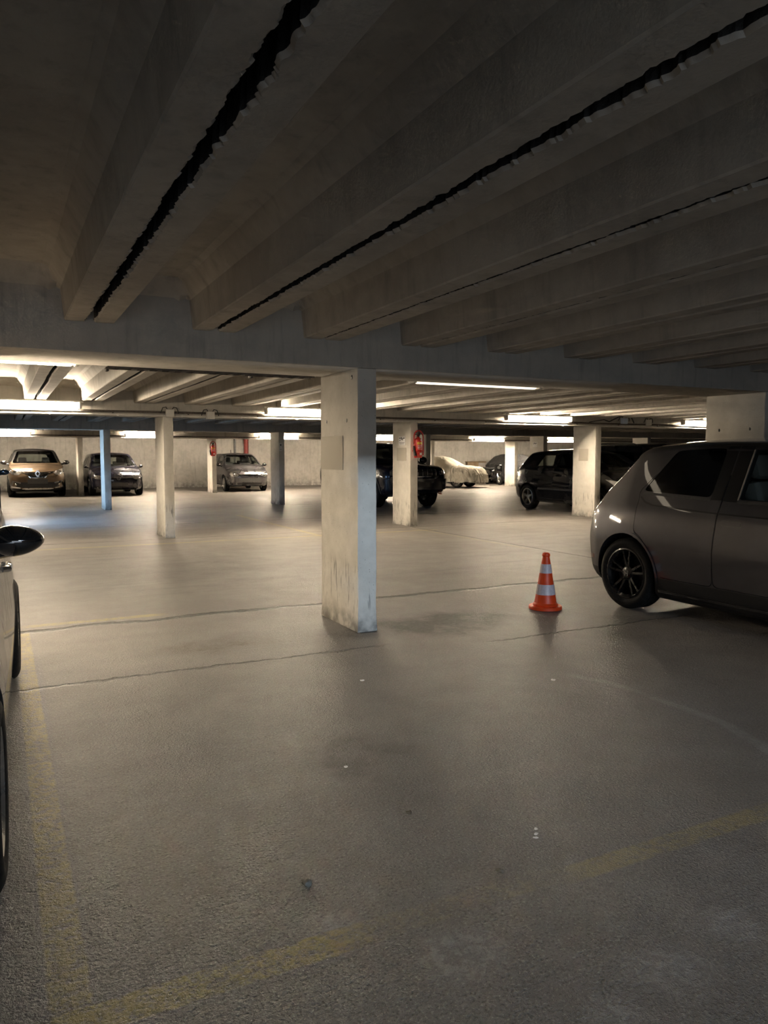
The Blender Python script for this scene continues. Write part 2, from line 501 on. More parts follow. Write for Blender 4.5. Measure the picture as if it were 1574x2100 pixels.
    for nm, pl, wnm in sp.get('doors', []):
        pl = X(poly_r(pl, .05, 3))
        a, b = (-2, -(h - .2)) if vis == 'R' else (h - .2, 2)
        cx_ = sum(p[0] for p in pl) / len(pl); cz_ = sum(p[1] for p in pl) / len(pl)
        shr = [(p[0] + (.004 if p[0] < cx_ else -.004), p[1] + (.004 if p[1] < cz_ else -.004)) for p in pl]
        dm = boolean(me, to_tmp(prism(shr, 'S', a, b), M['plastic']), 'INTERSECT')
        me = boolean(me, to_tmp(prism(pl, 'S', a, b), M['plastic']), 'DIFFERENCE')
        skin_normals(dm, S); doors.append((nm, wnm, obj('door', dm, [], root, smooth=None)))
    skin_normals(me, S)
    obj('body', me, [], root, smooth=None)
    dpar = {w: o for nm, w, o in doors}; dn = {nm: o for nm, w, o in doors}
    for nm, pl, mt in sw:
        obj('window_pane', patch(S, pl, vis, -.004, .003), mt, dpar.get(nm, root), 25)
        obj('window_pane', patch(S, pl, 'L' if vis == 'R' else 'R', -.004, .003), mt, root, 25)
    obj('windscreen', patch(S, fwn, 'F', -.004, .003, .1), sp.get('ws_mat', M['glass']), root, 25)
    if 'rear_window' in sp:
        obj('rear_window', patch(S, rwn, 'B', -.004, .003, .1), sp.get('rw_mat', M['dglass']), root, 25)
    # --- things laid on the skin
    for it in sp.get('skin', []):
        nm, view, pl, rr_, mt = it[:5]; kw = it[5] if len(it) > 5 else {}
        kw = dict(kw); par = dn.get(kw.pop('door', None), root); lb = kw.pop('label', None)
        two = kw.pop('two', False)
        q = poly_r(pl, rr_, 3)
        for pq in ([q, mir(q)] if two else [q]):
            if view[0] in 'LRT': pq = X(pq)
            o = obj(nm, patch(S, pq, view, **kw), mt, par, 30)
            if lb: o['label'] = lb
    # --- lamps inside the headlights
    for (y, z, r) in sp.get('bulbs', []):
        for s in (-1, 1):
            l, nn = S.cast((9, s * y, z), (-1, 0, 0)); bm = bmesh.new()
            lathe(bm, [(.002, -.02), (r, -.02), (r, .004), (r * .8, .012), (r * .3, .018), (.002, .02)], 16, 'X', (l.x, l.y, l.z))
            obj('lamp_lens', bm, sp.get('bulb_mat', M['chrome']), root)
    if 'badge' in sp:
        kind, y, z, sz = sp['badge']
        l, nn = S.cast((9, y, z), (-1, 0, 0))
        o = obj('badge', emblem(kind, (l.x + .004, l.y, l.z), sz, 1), M['chrome'], root, None)
    # --- mirrors
    mu, mz, mw, mh = sp.get('mirror', (L * .66, fb(L * .66) + .08, .2, .13)); wbm = fw(mu) - woff; mg = sp.get('mirror_gap', .035)
    for s in (-1, 1):
        bm = bmesh.new(); r = bmesh.ops.create_uvsphere(bm, u_segments=20, v_segments=12, radius=1)
        for v in r['verts']:
            x, y, z = v.co
            y2 = y if y * 1 > 0 else y
            v.co = Vector((XO + mu + (x * .075 if x > 0 else x * .02), s * (wbm + mg + mw * .5 + y2 * mw * .5 * (1.0 if y > 0 else 1.05)), mz + z * mh * .5 * (1 - .18 * y)))
        tube(bm, [(XO + mu - .01, s * (wbm - .06), mz - mh * .42), (XO + mu, s * (wbm + .07), mz - mh * .30)], [.035, .025], 8)
        mo = obj('mirror', bm, sp.get('mirror_mat', M['gloss']), root, 40)
        bm = bmesh.new()
        r = bmesh.ops.create_circle(bm, cap_ends=True, segments=20, radius=1)
        for v in r['verts']: v.co = Vector((XO + mu - .021, s * (wbm + mg + mw * .5) + v.co.x * mw * .42, mz + v.co.y * mh * .38))
        obj('mirror_glass', bm, M['chrome'], mo, None)
    # --- handles
    for dnm, (u, z, w, hh) in sp.get('handles', []):
        l, nn = S.cast((u + XO, sg * 3, z), (0, -sg, 0)); bm = bmesh.new()
        pts = [(u + XO - w / 2, l.y - sg * .004, z), (u + XO - w * .4, l.y + sg * .022, z), (u + XO + w * .4, l.y + sg * .022, z), (u + XO + w / 2, l.y - sg * .004, z)]
        tube(bm, pts, hh / 2, 8)
        obj('door_handle', bm, sp.get('handle_mat', sp['paint']), dn.get(dnm, root))
    # --- wheels
    rr = sp.get('rr', R * .68); first = None
    for u in (ur, uf):
        for s in (-1, 1):
            if first is None:
                w = obj('wheel', wheel_mesh(R, rr, tw), M['rubber'], root, 40)
                rim = obj('rim', rim_mesh(rr, tw, *sp['spokes']), sp.get('rim_mat', M['alloy']), w, 35)
                if 'rim_label' in sp: rim['label'] = sp['rim_label']
                bm = bmesh.new(); lathe(bm, [(.02, -.01), (rr * .72, -.01), (rr * .72, .012), (.02, .012)], 32, 'Y')
                obj('brake_disc', bm, sp.get('disc_mat', M['interior']), w, 35)
                if 'hub_badge' in sp:
                    bm = emblem(sp['hub_badge'], (0, 0, 0), .024, 1)
                    for v in bm.verts: v.co = Vector((-v.co.y, tw / 2 * .75 + v.co.x, v.co.z))
                    obj('badge', bm, M['chrome'], w, None)
                first = w
            else: w = copy_tree(first, root)
            w.location = (u + XO, s * trk, R); w.rotation_euler = (0, 0, PI if s < 0 else 0)
            if u == uf and sp.get('steer'): w.rotation_euler[2] += sp['steer']
    # --- cabin furniture
    sm = sp.get('seat_mat', M['seat']); z0 = sp.get('seat_z', .42)
    for u, k in ((sp['seat_u'], 'seat'), ):
        for s in (-1, 1):
            bm = bmesh.new(); y = s * h * .42
            bx(bm, (u + XO - .05, y - .24, z0), (u + XO + .45, y + .24, z0 + .18), .05)
            Mx = Matrix.Translation((u + XO, y, z0 + .12)) @ Matrix.Rotation(-.28, 4, 'Y')
            bx(bm, (-.08, -.24, 0), (.08, .24, .58), .06, M=Mx)
            bx(bm, (-.05, -.13, .6), (.06, .13, .8), .05, M=Mx)
            obj(k, bm, sm, root, 40)
    bm = bmesh.new(); u = sp.get('bench_u', sp['seat_u'] - .85)
    bx(bm, (u + XO, -h * .72, z0), (u + XO + .42, h * .72, z0 + .16), .05)
    Mx = Matrix.Translation((u + XO, 0, z0 + .1)) @ Matrix.Rotation(-.35, 4, 'Y')
    bx(bm, (-.06, -h * .7, 0), (.07, h * .7, .52), .06, M=Mx)
    for y in (-.36, .36): bx(bm, (-.03, y - .12, .54), (.05, y + .12, .68), .04, M=Mx)
    obj('rear_seat', bm, sm, root, 40)
    bm = bmesh.new(); du = c1 - .38
    bx(bm, (du + XO, -h * .78, .62), (c1 + XO + .1, h * .78, fb(c1) - .06), .05)
    obj('dashboard', bm, M['interior'], root, 40)
    bm = bmesh.new(); a0 = Matrix.Translation((du + XO - .16, h * .42, fb(c1) - .06)) @ Matrix.Rotation(-1.1, 4, 'Y')
    ring = [a0 @ Vector((.18 * math.cos(2 * PI * i / 24), .18 * math.sin(2 * PI * i / 24), 0)) for i in range(25)]
    tube(bm, ring, .014, 8); tube(bm, [a0 @ Vector((0, -.17, 0)), a0 @ Vector((0, .17, 0))], .02, 8)
    tube(bm, [a0 @ Vector((0, 0, 0)), a0 @ Vector((0, 0, -.25))], .03, 8)
    obj('steering_wheel', bm, M['interior'], root, 40)
    return root, S, XO, dn

def hatch_zc(L, H, tail, rr, wt, cd, cz, hn, drop=.14):
    """centre-line: tail points, roof, windscreen (top wt / foot cd from the nose), bonnet, nose"""
    return tail + [(rr, H - .045), (rr + .45, H - .006), (rr * .5 + (L - wt) * .5, H), (L - wt - .3, H - .018), (L - wt, H - .07),
                   (L - (wt + cd) / 2, (H - .07 + cz) / 2 + .02), (L - cd, cz), (L - cd + .15, cz - .015), (L - .5, hn + .07), (L - .2, hn), (L - .05, hn - drop * .5), (L, hn - drop)]

# ------------------------------------------------------------------ camera
cam = bpy.data.cameras.new('camera'); camo = bpy.data.objects.new('camera', cam); COL.objects.link(camo)
cam.sensor_fit = 'HORIZONTAL'; cam.sensor_width = 36; cam.lens = 1546 / 1574 * 36; cam.clip_start = .02
camo.location = (0, 0, 1.36); camo.rotation_euler = (math.radians(90 - 4.25), 0, math.radians(-27.0))
SC.camera = camo

# ------------------------------------------------------------------ the building
ROWS = [-2.28, 5.19, 12.72, 20.08, 27.60]; BD = .73; ZB = 2.02; ZR = 2.21; ZS = 2.52
X0, X1, Y0, Y1 = -6.0, 38.0, -7.0, 33.0

def floor_material():
    B = NB('worn_asphalt'); p = B.pos(); x, y, z = B.xyz(p)
    big = B.noise(p, .55, 5, .6); mid = B.noise(p, 3.2, 5, .62); fine = B.noise(p, 30, 5, .7); grit = B.noise(p, 105, 3, .6)
    wob = B.ma('SUBTRACT', B.noise(p, 2.2, 4), .5)
    wob2 = B.ma('SUBTRACT', B.noise(p, 16, 3), .5)
    col = B.mix(B.ramp(B.ma('ADD', B.ma('MULTIPLY', big, .55), B.ma('MULTIPLY', mid, .45)), .36, .64), (.205, .184, .168), (.295, .270, .248))
    col = B.mix(B.ramp(fine, .36, .7), B.mix(.4, col, (.10, .092, .08)), col)
    near = B.ramp(y, 5.5, 9.0, 1, .35)
    col = B.mix(B.ma('MULTIPLY', B.ramp(grit, .56, .68), B.ma('MULTIPLY', near, .55)), col, (.46, .43, .38))
    col = B.mix(B.ma('MULTIPLY', B.ramp(grit, .34, .44, 1, 0), B.ma('MULTIPLY', near, .6)), col, (.075, .068, .06))
    # tyre-polished streaks along the driving lanes
    st = B.noise(B.scl(p, (.35, 2.6, 1)), 1.6, 5, .65)
    lane = B.ramp(y, 5.5, 8.0)
    col = B.mix(B.ma('MULTIPLY', B.ma('MULTIPLY', B.ramp(st, .5, .68), lane), .45), col, (.125, .118, .11))
    def blob(cx, cy, rx, ry, c, k, lo=.42, hi=.62, src=None):
        nonlocal col
        dx = B.ma('DIVIDE', B.ma('SUBTRACT', x, cx), rx); dy = B.ma('DIVIDE', B.ma('SUBTRACT', y, cy), ry)
        d = B.ma('SQRT', B.ma('ADD', B.ma('MULTIPLY', dx, dx), B.ma('MULTIPLY', dy, dy)))
        d = B.ma('ADD', d, B.ma('MULTIPLY', wob, 1.6))
        f = B.ma('MULTIPLY', B.ramp(d, .25, 1.1, 1, 0), B.ramp(src or mid, lo, hi, .35, 1))
        col = B.mix(B.ma('MULTIPLY', f, k), col, c)
    blob(1.38, 2.98, .34, .5, (.075, .066, .055), .75)
    blob(1.3, 5.3, .5, .28, (.10, .075, .055), .8)
    blob(3.15, 5.25, .95, .5, (.045, .041, .037), .95, .36, .56)
    blob(1.75, 6.7, .9, .3, (.12, .1, .085), .4)
    blob(9.0, 16.5, 2.6, 1.5, (.06, .057, .052), .55)
    blob(4.0, 20.5, 4.5, 1.6, (.09, .087, .082), .6)
    for cx, cy, r in ((1.08, 1.66, .14), (1.55, 1.38, .16), (1.85, 1.42, .12), (.82, 1.95, .1), (1.3, 1.3, .1)):
        blob(cx, cy, r, r * .8, (.46, .45, .44), .55, .45, .6, fine)
    # pale meandering dribble in front of the parked hatchback
    yy = B.ma('SUBTRACT', y, 2.9)
    cxl = B.ma('SUBTRACT', 3.27, B.ma('MULTIPLY', B.ma('MULTIPLY', yy, yy), .30))
    dl = B.ma('ABSOLUTE', B.ma('ADD', B.ma('SUBTRACT', x, cxl), B.ma('MULTIPLY', wob, .12)))
    gate = B.ma('MULTIPLY', B.ramp(y, 1.9, 2.2), B.ramp(y, 3.45, 3.7, 1, 0))
    lk = B.ma('MULTIPLY', B.ma('MULTIPLY', B.ramp(dl, .015, .05, 1, 0), gate), B.ramp(mid, .35, .6, .3, 1))
    col = B.mix(B.ma('MULTIPLY', lk, .45), col, (.42, .41, .39))
    # worn yellow bay paint
    wear = B.ma('ADD', B.ma('MULTIPLY', fine, .6), B.ma('MULTIPLY', mid, .4))
    paintmask = None
    def band(a, a0, w, b, b0, b1, k, lo):
        nonlocal col, paintmask
        d = B.ma('ABSOLUTE', B.ma('ADD', B.ma('SUBTRACT', a, a0), B.ma('MULTIPLY', wob2, .02)))
        f = B.ma('MULTIPLY', B.ramp(d, w - .008, w + .008, 1, 0), B.ma('MULTIPLY', B.ramp(b, b0 - .1, b0 + .1), B.ramp(b, b1 - .1, b1 + .1, 1, 0)))
        f = B.ma('MULTIPLY', f, B.ramp(wear, lo - .08, lo + .1, 0.12, 1))
        col = B.mix(B.ma('MULTIPLY', f, k), col, (.47, .36, .09))
    band(x, .115, .05, y, 1.3, 6.4, .58, .49)
    band(y, 1.86, .052, x, .08, .86, .75, .48); band(y, 1.86, .05, x, .8, 1.5, .22, .52)
    band(y, 1.83, .045, x, 1.62, 2.65, .4, .46)
    band(y, 11.95, .05, x, .3, 7.2, .5, .46); band(y, 6.58, .05, x, .15, 1.2, .5, .46)
    band(x, 4.85, .05, y, 11.9, 17, .45, .46); band(x, 6.9, .04, y, 8.8, 12.3, .3, .48)
    band(x, 1.2, .05, y, 20, 27, .3, .48)
    # joints and cracks
    hgt = B.ma('ADD', B.ma('MULTIPLY', fine, 1.0), B.ma('MULTIPLY', grit, .7))
    def crack(a, a0, w, b, b0, b1, k, wv=.10):
        nonlocal col, hgt
        d = B.ma('ABSOLUTE', B.ma('ADD', B.ma('SUBTRACT', a, a0), B.ma('ADD', B.ma('MULTIPLY', wob, wv), B.ma('MULTIPLY', wob2, .06))))
        f = B.ma('MULTIPLY', B.ramp(d, w * .4, w, 1, 0), B.ma('MULTIPLY', B.ramp(b, b0 - .1, b0 + .1), B.ramp(b, b1 - .1, b1 + .1, 1, 0)))
        f = B.ma('MULTIPLY', f, B.ramp(mid, .3, .5, .7, 1))
        col = B.mix(B.ma('MULTIPLY', f, k), col, (.022, .018, .015)); hgt = B.ma('SUBTRACT', hgt, B.ma('MULTIPLY', f, 2.0))
    crack(y, 6.4, .06, x, -2, 12, .97, .22); crack(y, 4.77, .024, x, -2, 2.4, .62, .18); crack(x, 7.02, .03, y, 6.4, 12.6, .7)
    crack(y, 12.6, .04, x, -2, 20, .6); crack(y, 15.3, .05, x, -2, 20, .5); crack(y, 4.5, .02, x, 3.2, 5.2, .6); crack(y, 19.9, .06, x, -2, 25, .5)
    B.put(B.b.inputs['Base Color'], col)
    rough_zone = B.ramp(B.ma('ADD', x, B.ma('MULTIPLY', wob, 1.5)), 1.7, 3.0, 1, .35)
    B.put(B.b.inputs['Roughness'], B.ramp(fine, .3, .7, .36, .52)); B.b.inputs['Specular IOR Level'].default_value = .5
    bp = B.n('ShaderNodeBump'); B.put(bp.inputs['Height'], B.ma('MULTIPLY', hgt, rough_zone))
    bp.inputs['Strength'].default_value = 1.0; bp.inputs['Distance'].default_value = .045
    B.Lk.new(bp.outputs[0], B.b.inputs['Normal'])
    return B.m

C_BEAM = concrete('beam_concrete', (.50, .475, .42), (.42, .40, .36), speck=False, streak=.25)
C_CEIL = concrete('slab_concrete', (.55, .52, .46), (.44, .41, .36), speck=False, streak=.2, bump=.25)
C_PIL = concrete('pillar_concrete', (.72, .685, .62), (.61, .58, .52), base_dirt=.22, scuff=True)
C_WALL = concrete('wall_concrete', (.60, .57, .52), (.46, .44, .40), dirt=(.16, .15, .135), base_dirt=.45, speck=False, streak=.35, bump=.2)
MORTAR = concrete('joint_mortar', (.055, .053, .05), (.018, .017, .016), speck=False, bump=.9)

bm = bmesh.new(); bx(bm, (X0, Y0, -.2), (X1, Y1, 0)); tag(obj('floor', bm, floor_material(), smooth=None), kind='structure')
def wall(nm, lo, hi):
    bm = bmesh.new(); bx(bm, lo, hi); return tag(obj(nm, bm, C_WALL, smooth=None), kind='structure')
wall('wall_back', (X0, Y1, 0), (X1, Y1 + .2, 2.9))
wall('wall_right', (X1, Y0, 0), (X1 + .2, Y1, 2.9))
wall('wall_front', (X0, Y0 - .2, 0), (-3.5, Y0, 2.9)); 
bm = bmesh.new(); bx(bm, (2.5, Y0 - .2, 0), (X1, Y0, 2.9)); bx(bm, (-3.5, Y0 - .2, 2.1), (2.5, Y0, 2.9))
tag(obj('wall_front', bm, C_WALL, smooth=None), kind='structure')
wall('wall_left', (X0 - .2, Y0, 0), (X0, Y1, 2.9))

def ceiling_bay(ya, yb, xa, xb, step, c0, jag, ks=None):
    bm = bmesh.new(); P = .80; ny = max(4, int((yb - ya) / step))
    rnd = random.Random(int(ya * 100))
    ys = [ya + (yb - ya) * i / ny for i in range(ny + 1)]
    k0, k1 = ks or (math.floor((xa - c0) / P), math.ceil((xb - c0) / P))
    gap = {}
    for k in range(k0, k1 + 2):
        near = jag and k in (-1, 0, 1)
        w = .024 if near else .017; j = .013 if near else .011
        wa = wb = 0; L_, R_ = [], []
        for i in range(ny + 1):
            wa = wa * .55 + rnd.uniform(-1, 1) * rnd.random() * .8; wb = wb * .55 + rnd.uniform(-1, 1) * rnd.random() * .8
            L_.append(w + max(-w * .7, wa * j)); R_.append(w + max(-w * .7, wb * j))
        gap[k] = (L_, R_)
    for k in range(k0, k1 + 1):
        a = c0 + P * k; b = a + P; rows = []
        for i, y in enumerate(ys):
            e = min(y - ya, yb - y); zs = ZS - (.11 * (1 - e / .12) if e < .12 else 0)
            g0 = gap[k][1][i]; g1 = gap[k + 1][0][i]
            q = [(a + g0 + .012, ZR + .17), (a + g0, ZR + .012), (a + g0 + .01, ZR), (a + .143, ZR), (a + .150, ZR + .008), (a + .168, ZR + .19), (a + .19, ZR + .215), (a + .235, zs - .02), (a + .27, zs),
                 (b - .27, zs), (b - .235, zs - .02), (b - .19, ZR + .215), (b - .168, ZR + .19), (b - .150, ZR + .008), (b - .143, ZR), (b - g1 - .01, ZR), (b - g1, ZR + .012), (b - g1 - .012, ZR + .17)]
            q = [(xx, min(zz, max(zs, ZR + .02)) if 5 <= n_ <= 12 else zz) for n_, (xx, zz) in enumerate(q)]
            rows.append([bm.verts.new((xx, y, zz)) for xx, zz in q])
        for A, Bq in zip(rows, rows[1:]):
            for j in range(len(A) - 1):
                f = bm.faces.new((A[j], A[j + 1], Bq[j + 1], Bq[j]))
                if j in (0, len(A) - 2): f.material_index = 1      # raw edge inside the joint, darkened for dirt and shade
        # rough mortar lying deep in the joint
        rr = []
        for i, y in enumerate(ys):
            dz = rnd.uniform(-.025, .025); rr.append([bm.verts.new((a + t, y, ZR + .11 + dz + rnd.uniform(-.012, .012))) for t in (-.10, -.02, .02, .10)])
        for A, Bq in zip(rr, rr[1:]):
            for j in range(3):
                f = bm.faces.new((A[j], A[j + 1], Bq[j + 1], Bq[j])); f.material_index = 1
    o = obj('ceiling', bm, [C_CEIL, MORTAR], smooth=28); tag(o, kind='structure')
ceiling_bay(-7.0, -2.28, -6, 12, .8, .545, False)
ceiling_bay(-1.55, 5.19, 0, 0, .25, .545, False, (-9, -3))
ceiling_bay(-1.55, 5.19, 0, 0, .011, .545, True, (-2, 2))
ceiling_bay(-1.55, 5.19, 0, 0, .05, .545, False, (3, 19))
ceiling_bay(5.92, 12.72, -6, 30, .2, .52, False)
ceiling_bay(13.45, 20.08, -6, 38, .5, .52, False)
ceiling_bay(20.81, 27.6, -6, 38, .5, .52, False)
ceiling_bay(28.33, 33.0, -6, 38, .8, .52, False)
bm = bmesh.new(); bx(bm, (X0, Y0, 2.75), (X1, Y1, 2.95)); tag(obj('ceiling', bm, C_CEIL, smooth=None), kind='structure')

BN = {-2.28: 'concrete crossbeam behind the camera', 5.19: 'nearest concrete crossbeam, dark grey front, over the foreground pillar',
      12.72: 'second concrete crossbeam, brightly lit by tube lamps across the lane', 20.08: 'dark concrete crossbeam beyond the lit lane, without lamps', 27.6: 'farthest concrete crossbeam over the cars at the rear wall'}
for y in ROWS:
    bm = bmesh.new(); n = 90
    bx(bm, (X0, y, ZB), (X1, y + BD, 2.75), .012, 2)
    tag(obj('crossbeam', bm, C_BEAM), BN[y], 'beam', kind='structure')

def pillar(x, y, label, w=.16, d=BD, mat=C_PIL, holes=False):
    bm = bmesh.new(); rnd = random.Random(int(x * 31 + y * 7))
    bx(bm, (0, 0, 0), (w, d, ZB), .008, 2)
    for i in range(1, 24):
        bmesh.ops.bisect_plane(bm, geom=bm.verts[:] + bm.edges[:] + bm.faces[:], plane_co=(0, 0, ZB * i / 24), plane_no=(0, 0, 1))
    for v in bm.verts:
        if .02 < v.co.z < ZB - .02 and (abs(v.co.x - w / 2) > w / 2 - .01) and (abs(v.co.y - d / 2) > d / 2 - .01):
            k = rnd.uniform(-.0025, .0025); v.co.x += k; v.co.y += rnd.uniform(-.0025, .0025)
        if v.co.z < .05:
            v.co.x += (.006 if v.co.x > w / 2 else -.006); v.co.y += (.006 if v.co.y > d / 2 else -.006)
    o = obj('concrete_pillar', bm, mat); o.location = (x, y, 0)
    tag(o, label, 'pillar', kind='thing')
    if holes:
        for yy, zz in holes:
            bm = bmesh.new(); bmesh.ops.create_uvsphere(bm, u_segments=12, v_segments=8, radius=1)
            for v in bm.verts: v.co = Vector((v.co.x * .004, yy - y + v.co.y * .012, zz + v.co.z * .018))
            obj('tie_hole', bm, M['plastic'], o)
    return o

P0 = pillar(2.42, 5.19, 'big concrete pillar standing alone in the foreground, beige face and bluish edge', holes=[(5.786, 1.641), (5.384, 1.633), (5.29, 1.96)])
PD = pillar(7.05, 5.19, 'concrete pillar rising behind the roof of the dark grey hatchback', holes=[(5.74, 1.64), (5.36, 1.645)])
PA = pillar(2.42, 12.72, 'beige concrete pillar left of the lane with cable box on top')
PB = pillar(7.05, 12.72, 'concrete pillar carrying the larger red fire extinguisher')
PC = pillar(11.70, 12.72, 'concrete pillar in front of the black hatchback with five-spoke wheels')
pillar(2.35, 20.08, 'narrow concrete pillar with pale blue side before the dark blue hatchback')
P2 = pillar(6.95, 20.08, 'brownish grey concrete pillar right of the grey hatchback, white notice on it')
pillar(11.68, 20.08, 'dark concrete pillar just behind the one with the big extinguisher')
PE = pillar(16.2, 20.08, 'concrete pillar with white notice left above the black hatchback')
pillar(20.93, 20.08, 'concrete pillar beyond the black car with roof rails')
pillar(2.40, 27.60, 'pale concrete pillar between the bronze crossover and the dark blue hatchback')
P3 = pillar(6.98, 27.60, 'concrete pillar with the small far fire extinguisher beside the grey hatchback')
pillar(16.3, 27.60, 'thin pale pillar left of the cream car cover')
pillar(20.65, 27.60, 'concrete pillar between the grey tarpaulin and the pillar with a notice')

# ------------------------------------------------------------------ lamps
TUBE = emat('lit_tube', (1.0, .82, .59), 270)
HOUS = pmat('lamp_housing', (.55, .53, .48), .08, 10, .5)
TUBE2 = emat('lit_tube_lane', (1.0, .83, .61), 350); TUBE3 = emat('lit_tube_far', (1.0, .82, .60), 480); TUBE_ADD = emat('added_tube_wall', (1.0, .84, .64), 260)
TUBED = emat('dim_tube', (1.0, .84, .62), 4)
def lamp(x0, x1, y, z, label, tm=None):
    t = empty('fluorescent_lamp', ((x0 + x1) / 2, y, z)); tag(t, label, 'lamp', 'tube lamps along the crossbeams')
    hw = (x1 - x0) / 2
    bm = bmesh.new(); bx(bm, (-hw, -.05, .01), (hw, .055, .038), .008)
    bd = min(((q - y) for r_ in ROWS for q in (r_, r_ + BD)), key=abs)      # distance to the beam face that carries it
    for s in (-hw * .6, hw * .6): bx(bm, (s - .03, min(0, bd), .0), (s + .03, max(0, bd), .036), .004)
    if 12 < y < 13: bx(bm, (-hw + .03, .058, -.062), (hw - .03, .066, .036), .003)      # opaque shield, added to dim the beam behind the tube
    obj('housing', bm, HOUS, t)
    bm = bmesh.new(); lathe(bm, [(.03, -hw + .05), (.056, -hw + .09), (.056, hw - .09), (.03, hw - .05)], 10, 'X', (0, 0, -.03))
    for v in bm.verts: v.co.z = min(v.co.z, .009)
    obj('diffuser', bm, tm or TUBE if y < 7 else TUBE2 if y < 15 else TUBE3 if y < 28 else TUBE_ADD, t)
    for s in (-1, 1):
        bm = bmesh.new(); bx(bm, (s * hw - .03 * s, -.058, -.085), (s * (hw - .065), .058, .03), .012); obj('end_cap', bm, HOUS, t)
    return t
lamp(-1.10, .58, 6.0, 2.099, 'tube lamp peeking under the nearest crossbeam at far left')
lamp(3.30, 4.80, 6.0, 2.096, 'dim tube lamp peeking under the nearest crossbeam right of the foreground pillar', TUBED)
lamp(-.5, 1.19, 12.53, 2.165, 'long bright tube lamp on the second crossbeam at left edge')
lamp(4.07, 5.75, 12.53, 2.165, 'bright tube lamp on the second crossbeam left of the foreground pillar')
lamp(9.11, 10.87, 12.53, 2.165, 'bright tube lamp on the second crossbeam over the black hatchback')
lamp(14.13, 15.8, 12.53, 2.165, 'bright tube lamp on the second crossbeam partly hidden by the right pillar')
lamp(-.55, 1.0, 27.41, 2.09, 'far tube lamp above the bronze crossover')
lamp(3.88, 5.42, 27.41, 2.09, 'far tube lamp right of the blue-sided pillar')
lamp(8.67, 10.32, 27.41, 2.09, 'far tube lamp cut in two by the brownish pillar')
lamp(18.3, 19.95, 27.41, 2.09, 'far tube lamp above the cream covered car')
lamp(22.3, 23.95, 27.41, 2.09, 'far tube lamp left of the pillar before the black hatchback')
lamp(13.3, 14.95, 27.41, 2.09, 'far tube lamp hidden behind the foreground pillar')
for i, xx in enumerate((-.6, 3.9, 8.6, 13.3, 18.2, 22.9)):  # hidden lamps added to brighten the rear wall
    lamp(xx, xx + 1.65, 28.47, 2.155, 'added unseen tube lamp on the rear side of the farthest crossbeam, ' + ('first', 'second', 'third', 'fourth', 'fifth', 'sixth')[i] + ' from the left')

# cable trays, conduits, boxes
def tray(y, z, x0, x1, pitch, label):
    bm = bmesh.new()
    for dy in (-.05, .045): bx(bm, (x0, y + dy - .004, z - .008), (x1, y + dy + .004, z + .016))
    k = int((x1 - x0) / pitch)
    for i in range(k + 1): bx(bm, (x0 + i * pitch - pitch * .22, y - .05, z - .008), (x0 + i * pitch + pitch * .22, y + .045, z - .004))
    for i in range(0, k, max(1, int(1.2 / pitch))): bx(bm, (x0 + i * pitch - .01, y + .04, z - .02), (x0 + i * pitch + .01, y + .11, z + .01))
    tube(bm, [(x0 + (x1 - x0) * i / 40, y + random.uniform(-.02, .02), z + .012 + random.uniform(0, .012)) for i in range(41)], .011, 6)
    tag(obj('cable_tray', bm, M['darksteel']), label, 'cable tray')
M['darksteel'] = pmat('rusty_tray_steel', (.10, .085, .07), .3, 30, .6, metal=.3)
M['conduit'] = pmat('white_conduit', (.7, .68, .63), .08, 12, .45)
tray(6.0, 2.018, .75, 2.38, .093, 'perforated cable tray under the nearest crossbeam left of the foreground pillar')
tray(12.655, 2.06, -5.5, 20, .07, 'dark perforated cable tray along the lit second crossbeam')
tray(27.535, 2.045, -4, 30, .12, 'cable tray along the farthest crossbeam')
def conduit(y, z, x0, x1, r, label):
    bm = bmesh.new(); n = 30
    tube(bm, [(x0 + (x1 - x0) * i / n, y, z + .004 * math.sin(i * 1.7)) for i in range(n + 1)], r, 8)
    for i in range(int((x1 - x0) / 1.0)): bx(bm, (x0 + i + .2, y - r * 1.3, z - r * 1.3), (x0 + i + .23, y + .06, z + r * 1.3))
    tag(obj('conduit_pipe', bm, M['conduit']), label, 'pipe')
conduit(12.66, 2.015, -5.5, 20, .012, 'white conduit running just below the second crossbeam tray')
conduit(27.54, 2.0, -4, 30, .014, 'pale conduit along the farthest crossbeam')
def junction(x, y, z, w, label, mat, loops=1):
    t = empty('junction_box', (x, y, z)); tag(t, label, 'electrical box')
    bm = bmesh.new(); bx(bm, (-w / 2, -.04, -.06), (w / 2, .04, .065), .01); obj('box', bm, mat, t)
    for s in (-1, 1):
        bm = bmesh.new(); tube(bm, [(s * w * .3, 0, .06), (s * w * .45, .0, .10), (s * w * .85, 0, .09), (s * w * 1.0, .0, .04), (s * w * 1.1, .02, .0)], .008, 6)
        obj('cable', bm, M['plastic'], t)
junction(2.50, 12.56, 2.05, .13, 'cable box on top of the beige pillar left of the lane', M['conduit'])
junction(3.16, 12.56, 2.03, .13, 'white junction box under the second crossbeam right of the beige pillar', M['conduit'])
junction(12.37, 12.56, 2.13, .15, 'bluish white box with loose wires on the second crossbeam', pmat('blue_white_plastic', (.55, .66, .85), .06, 9, .4))
junction(13.11, 12.56, 2.11, .12, 'beige box right of the bluish box on the second crossbeam', M['conduit'])
bm = bmesh.new()
tube(bm, [(11.4, 12.6, 2.09), (11.65, 12.58, 2.13), (11.8, 12.58, 2.15), (11.95, 12.58, 2.11), (12.1, 12.58, 2.17), (12.25, 12.58, 2.23), (12.4, 12.58, 2.25), (12.6, 12.58, 2.22), (12.7, 12.6, 2.1)], .012, 6)
tag(obj('loose_cable', bm, M['plastic']), 'loose dark cable looping over the second crossbeam by the bluish box', 'cable')

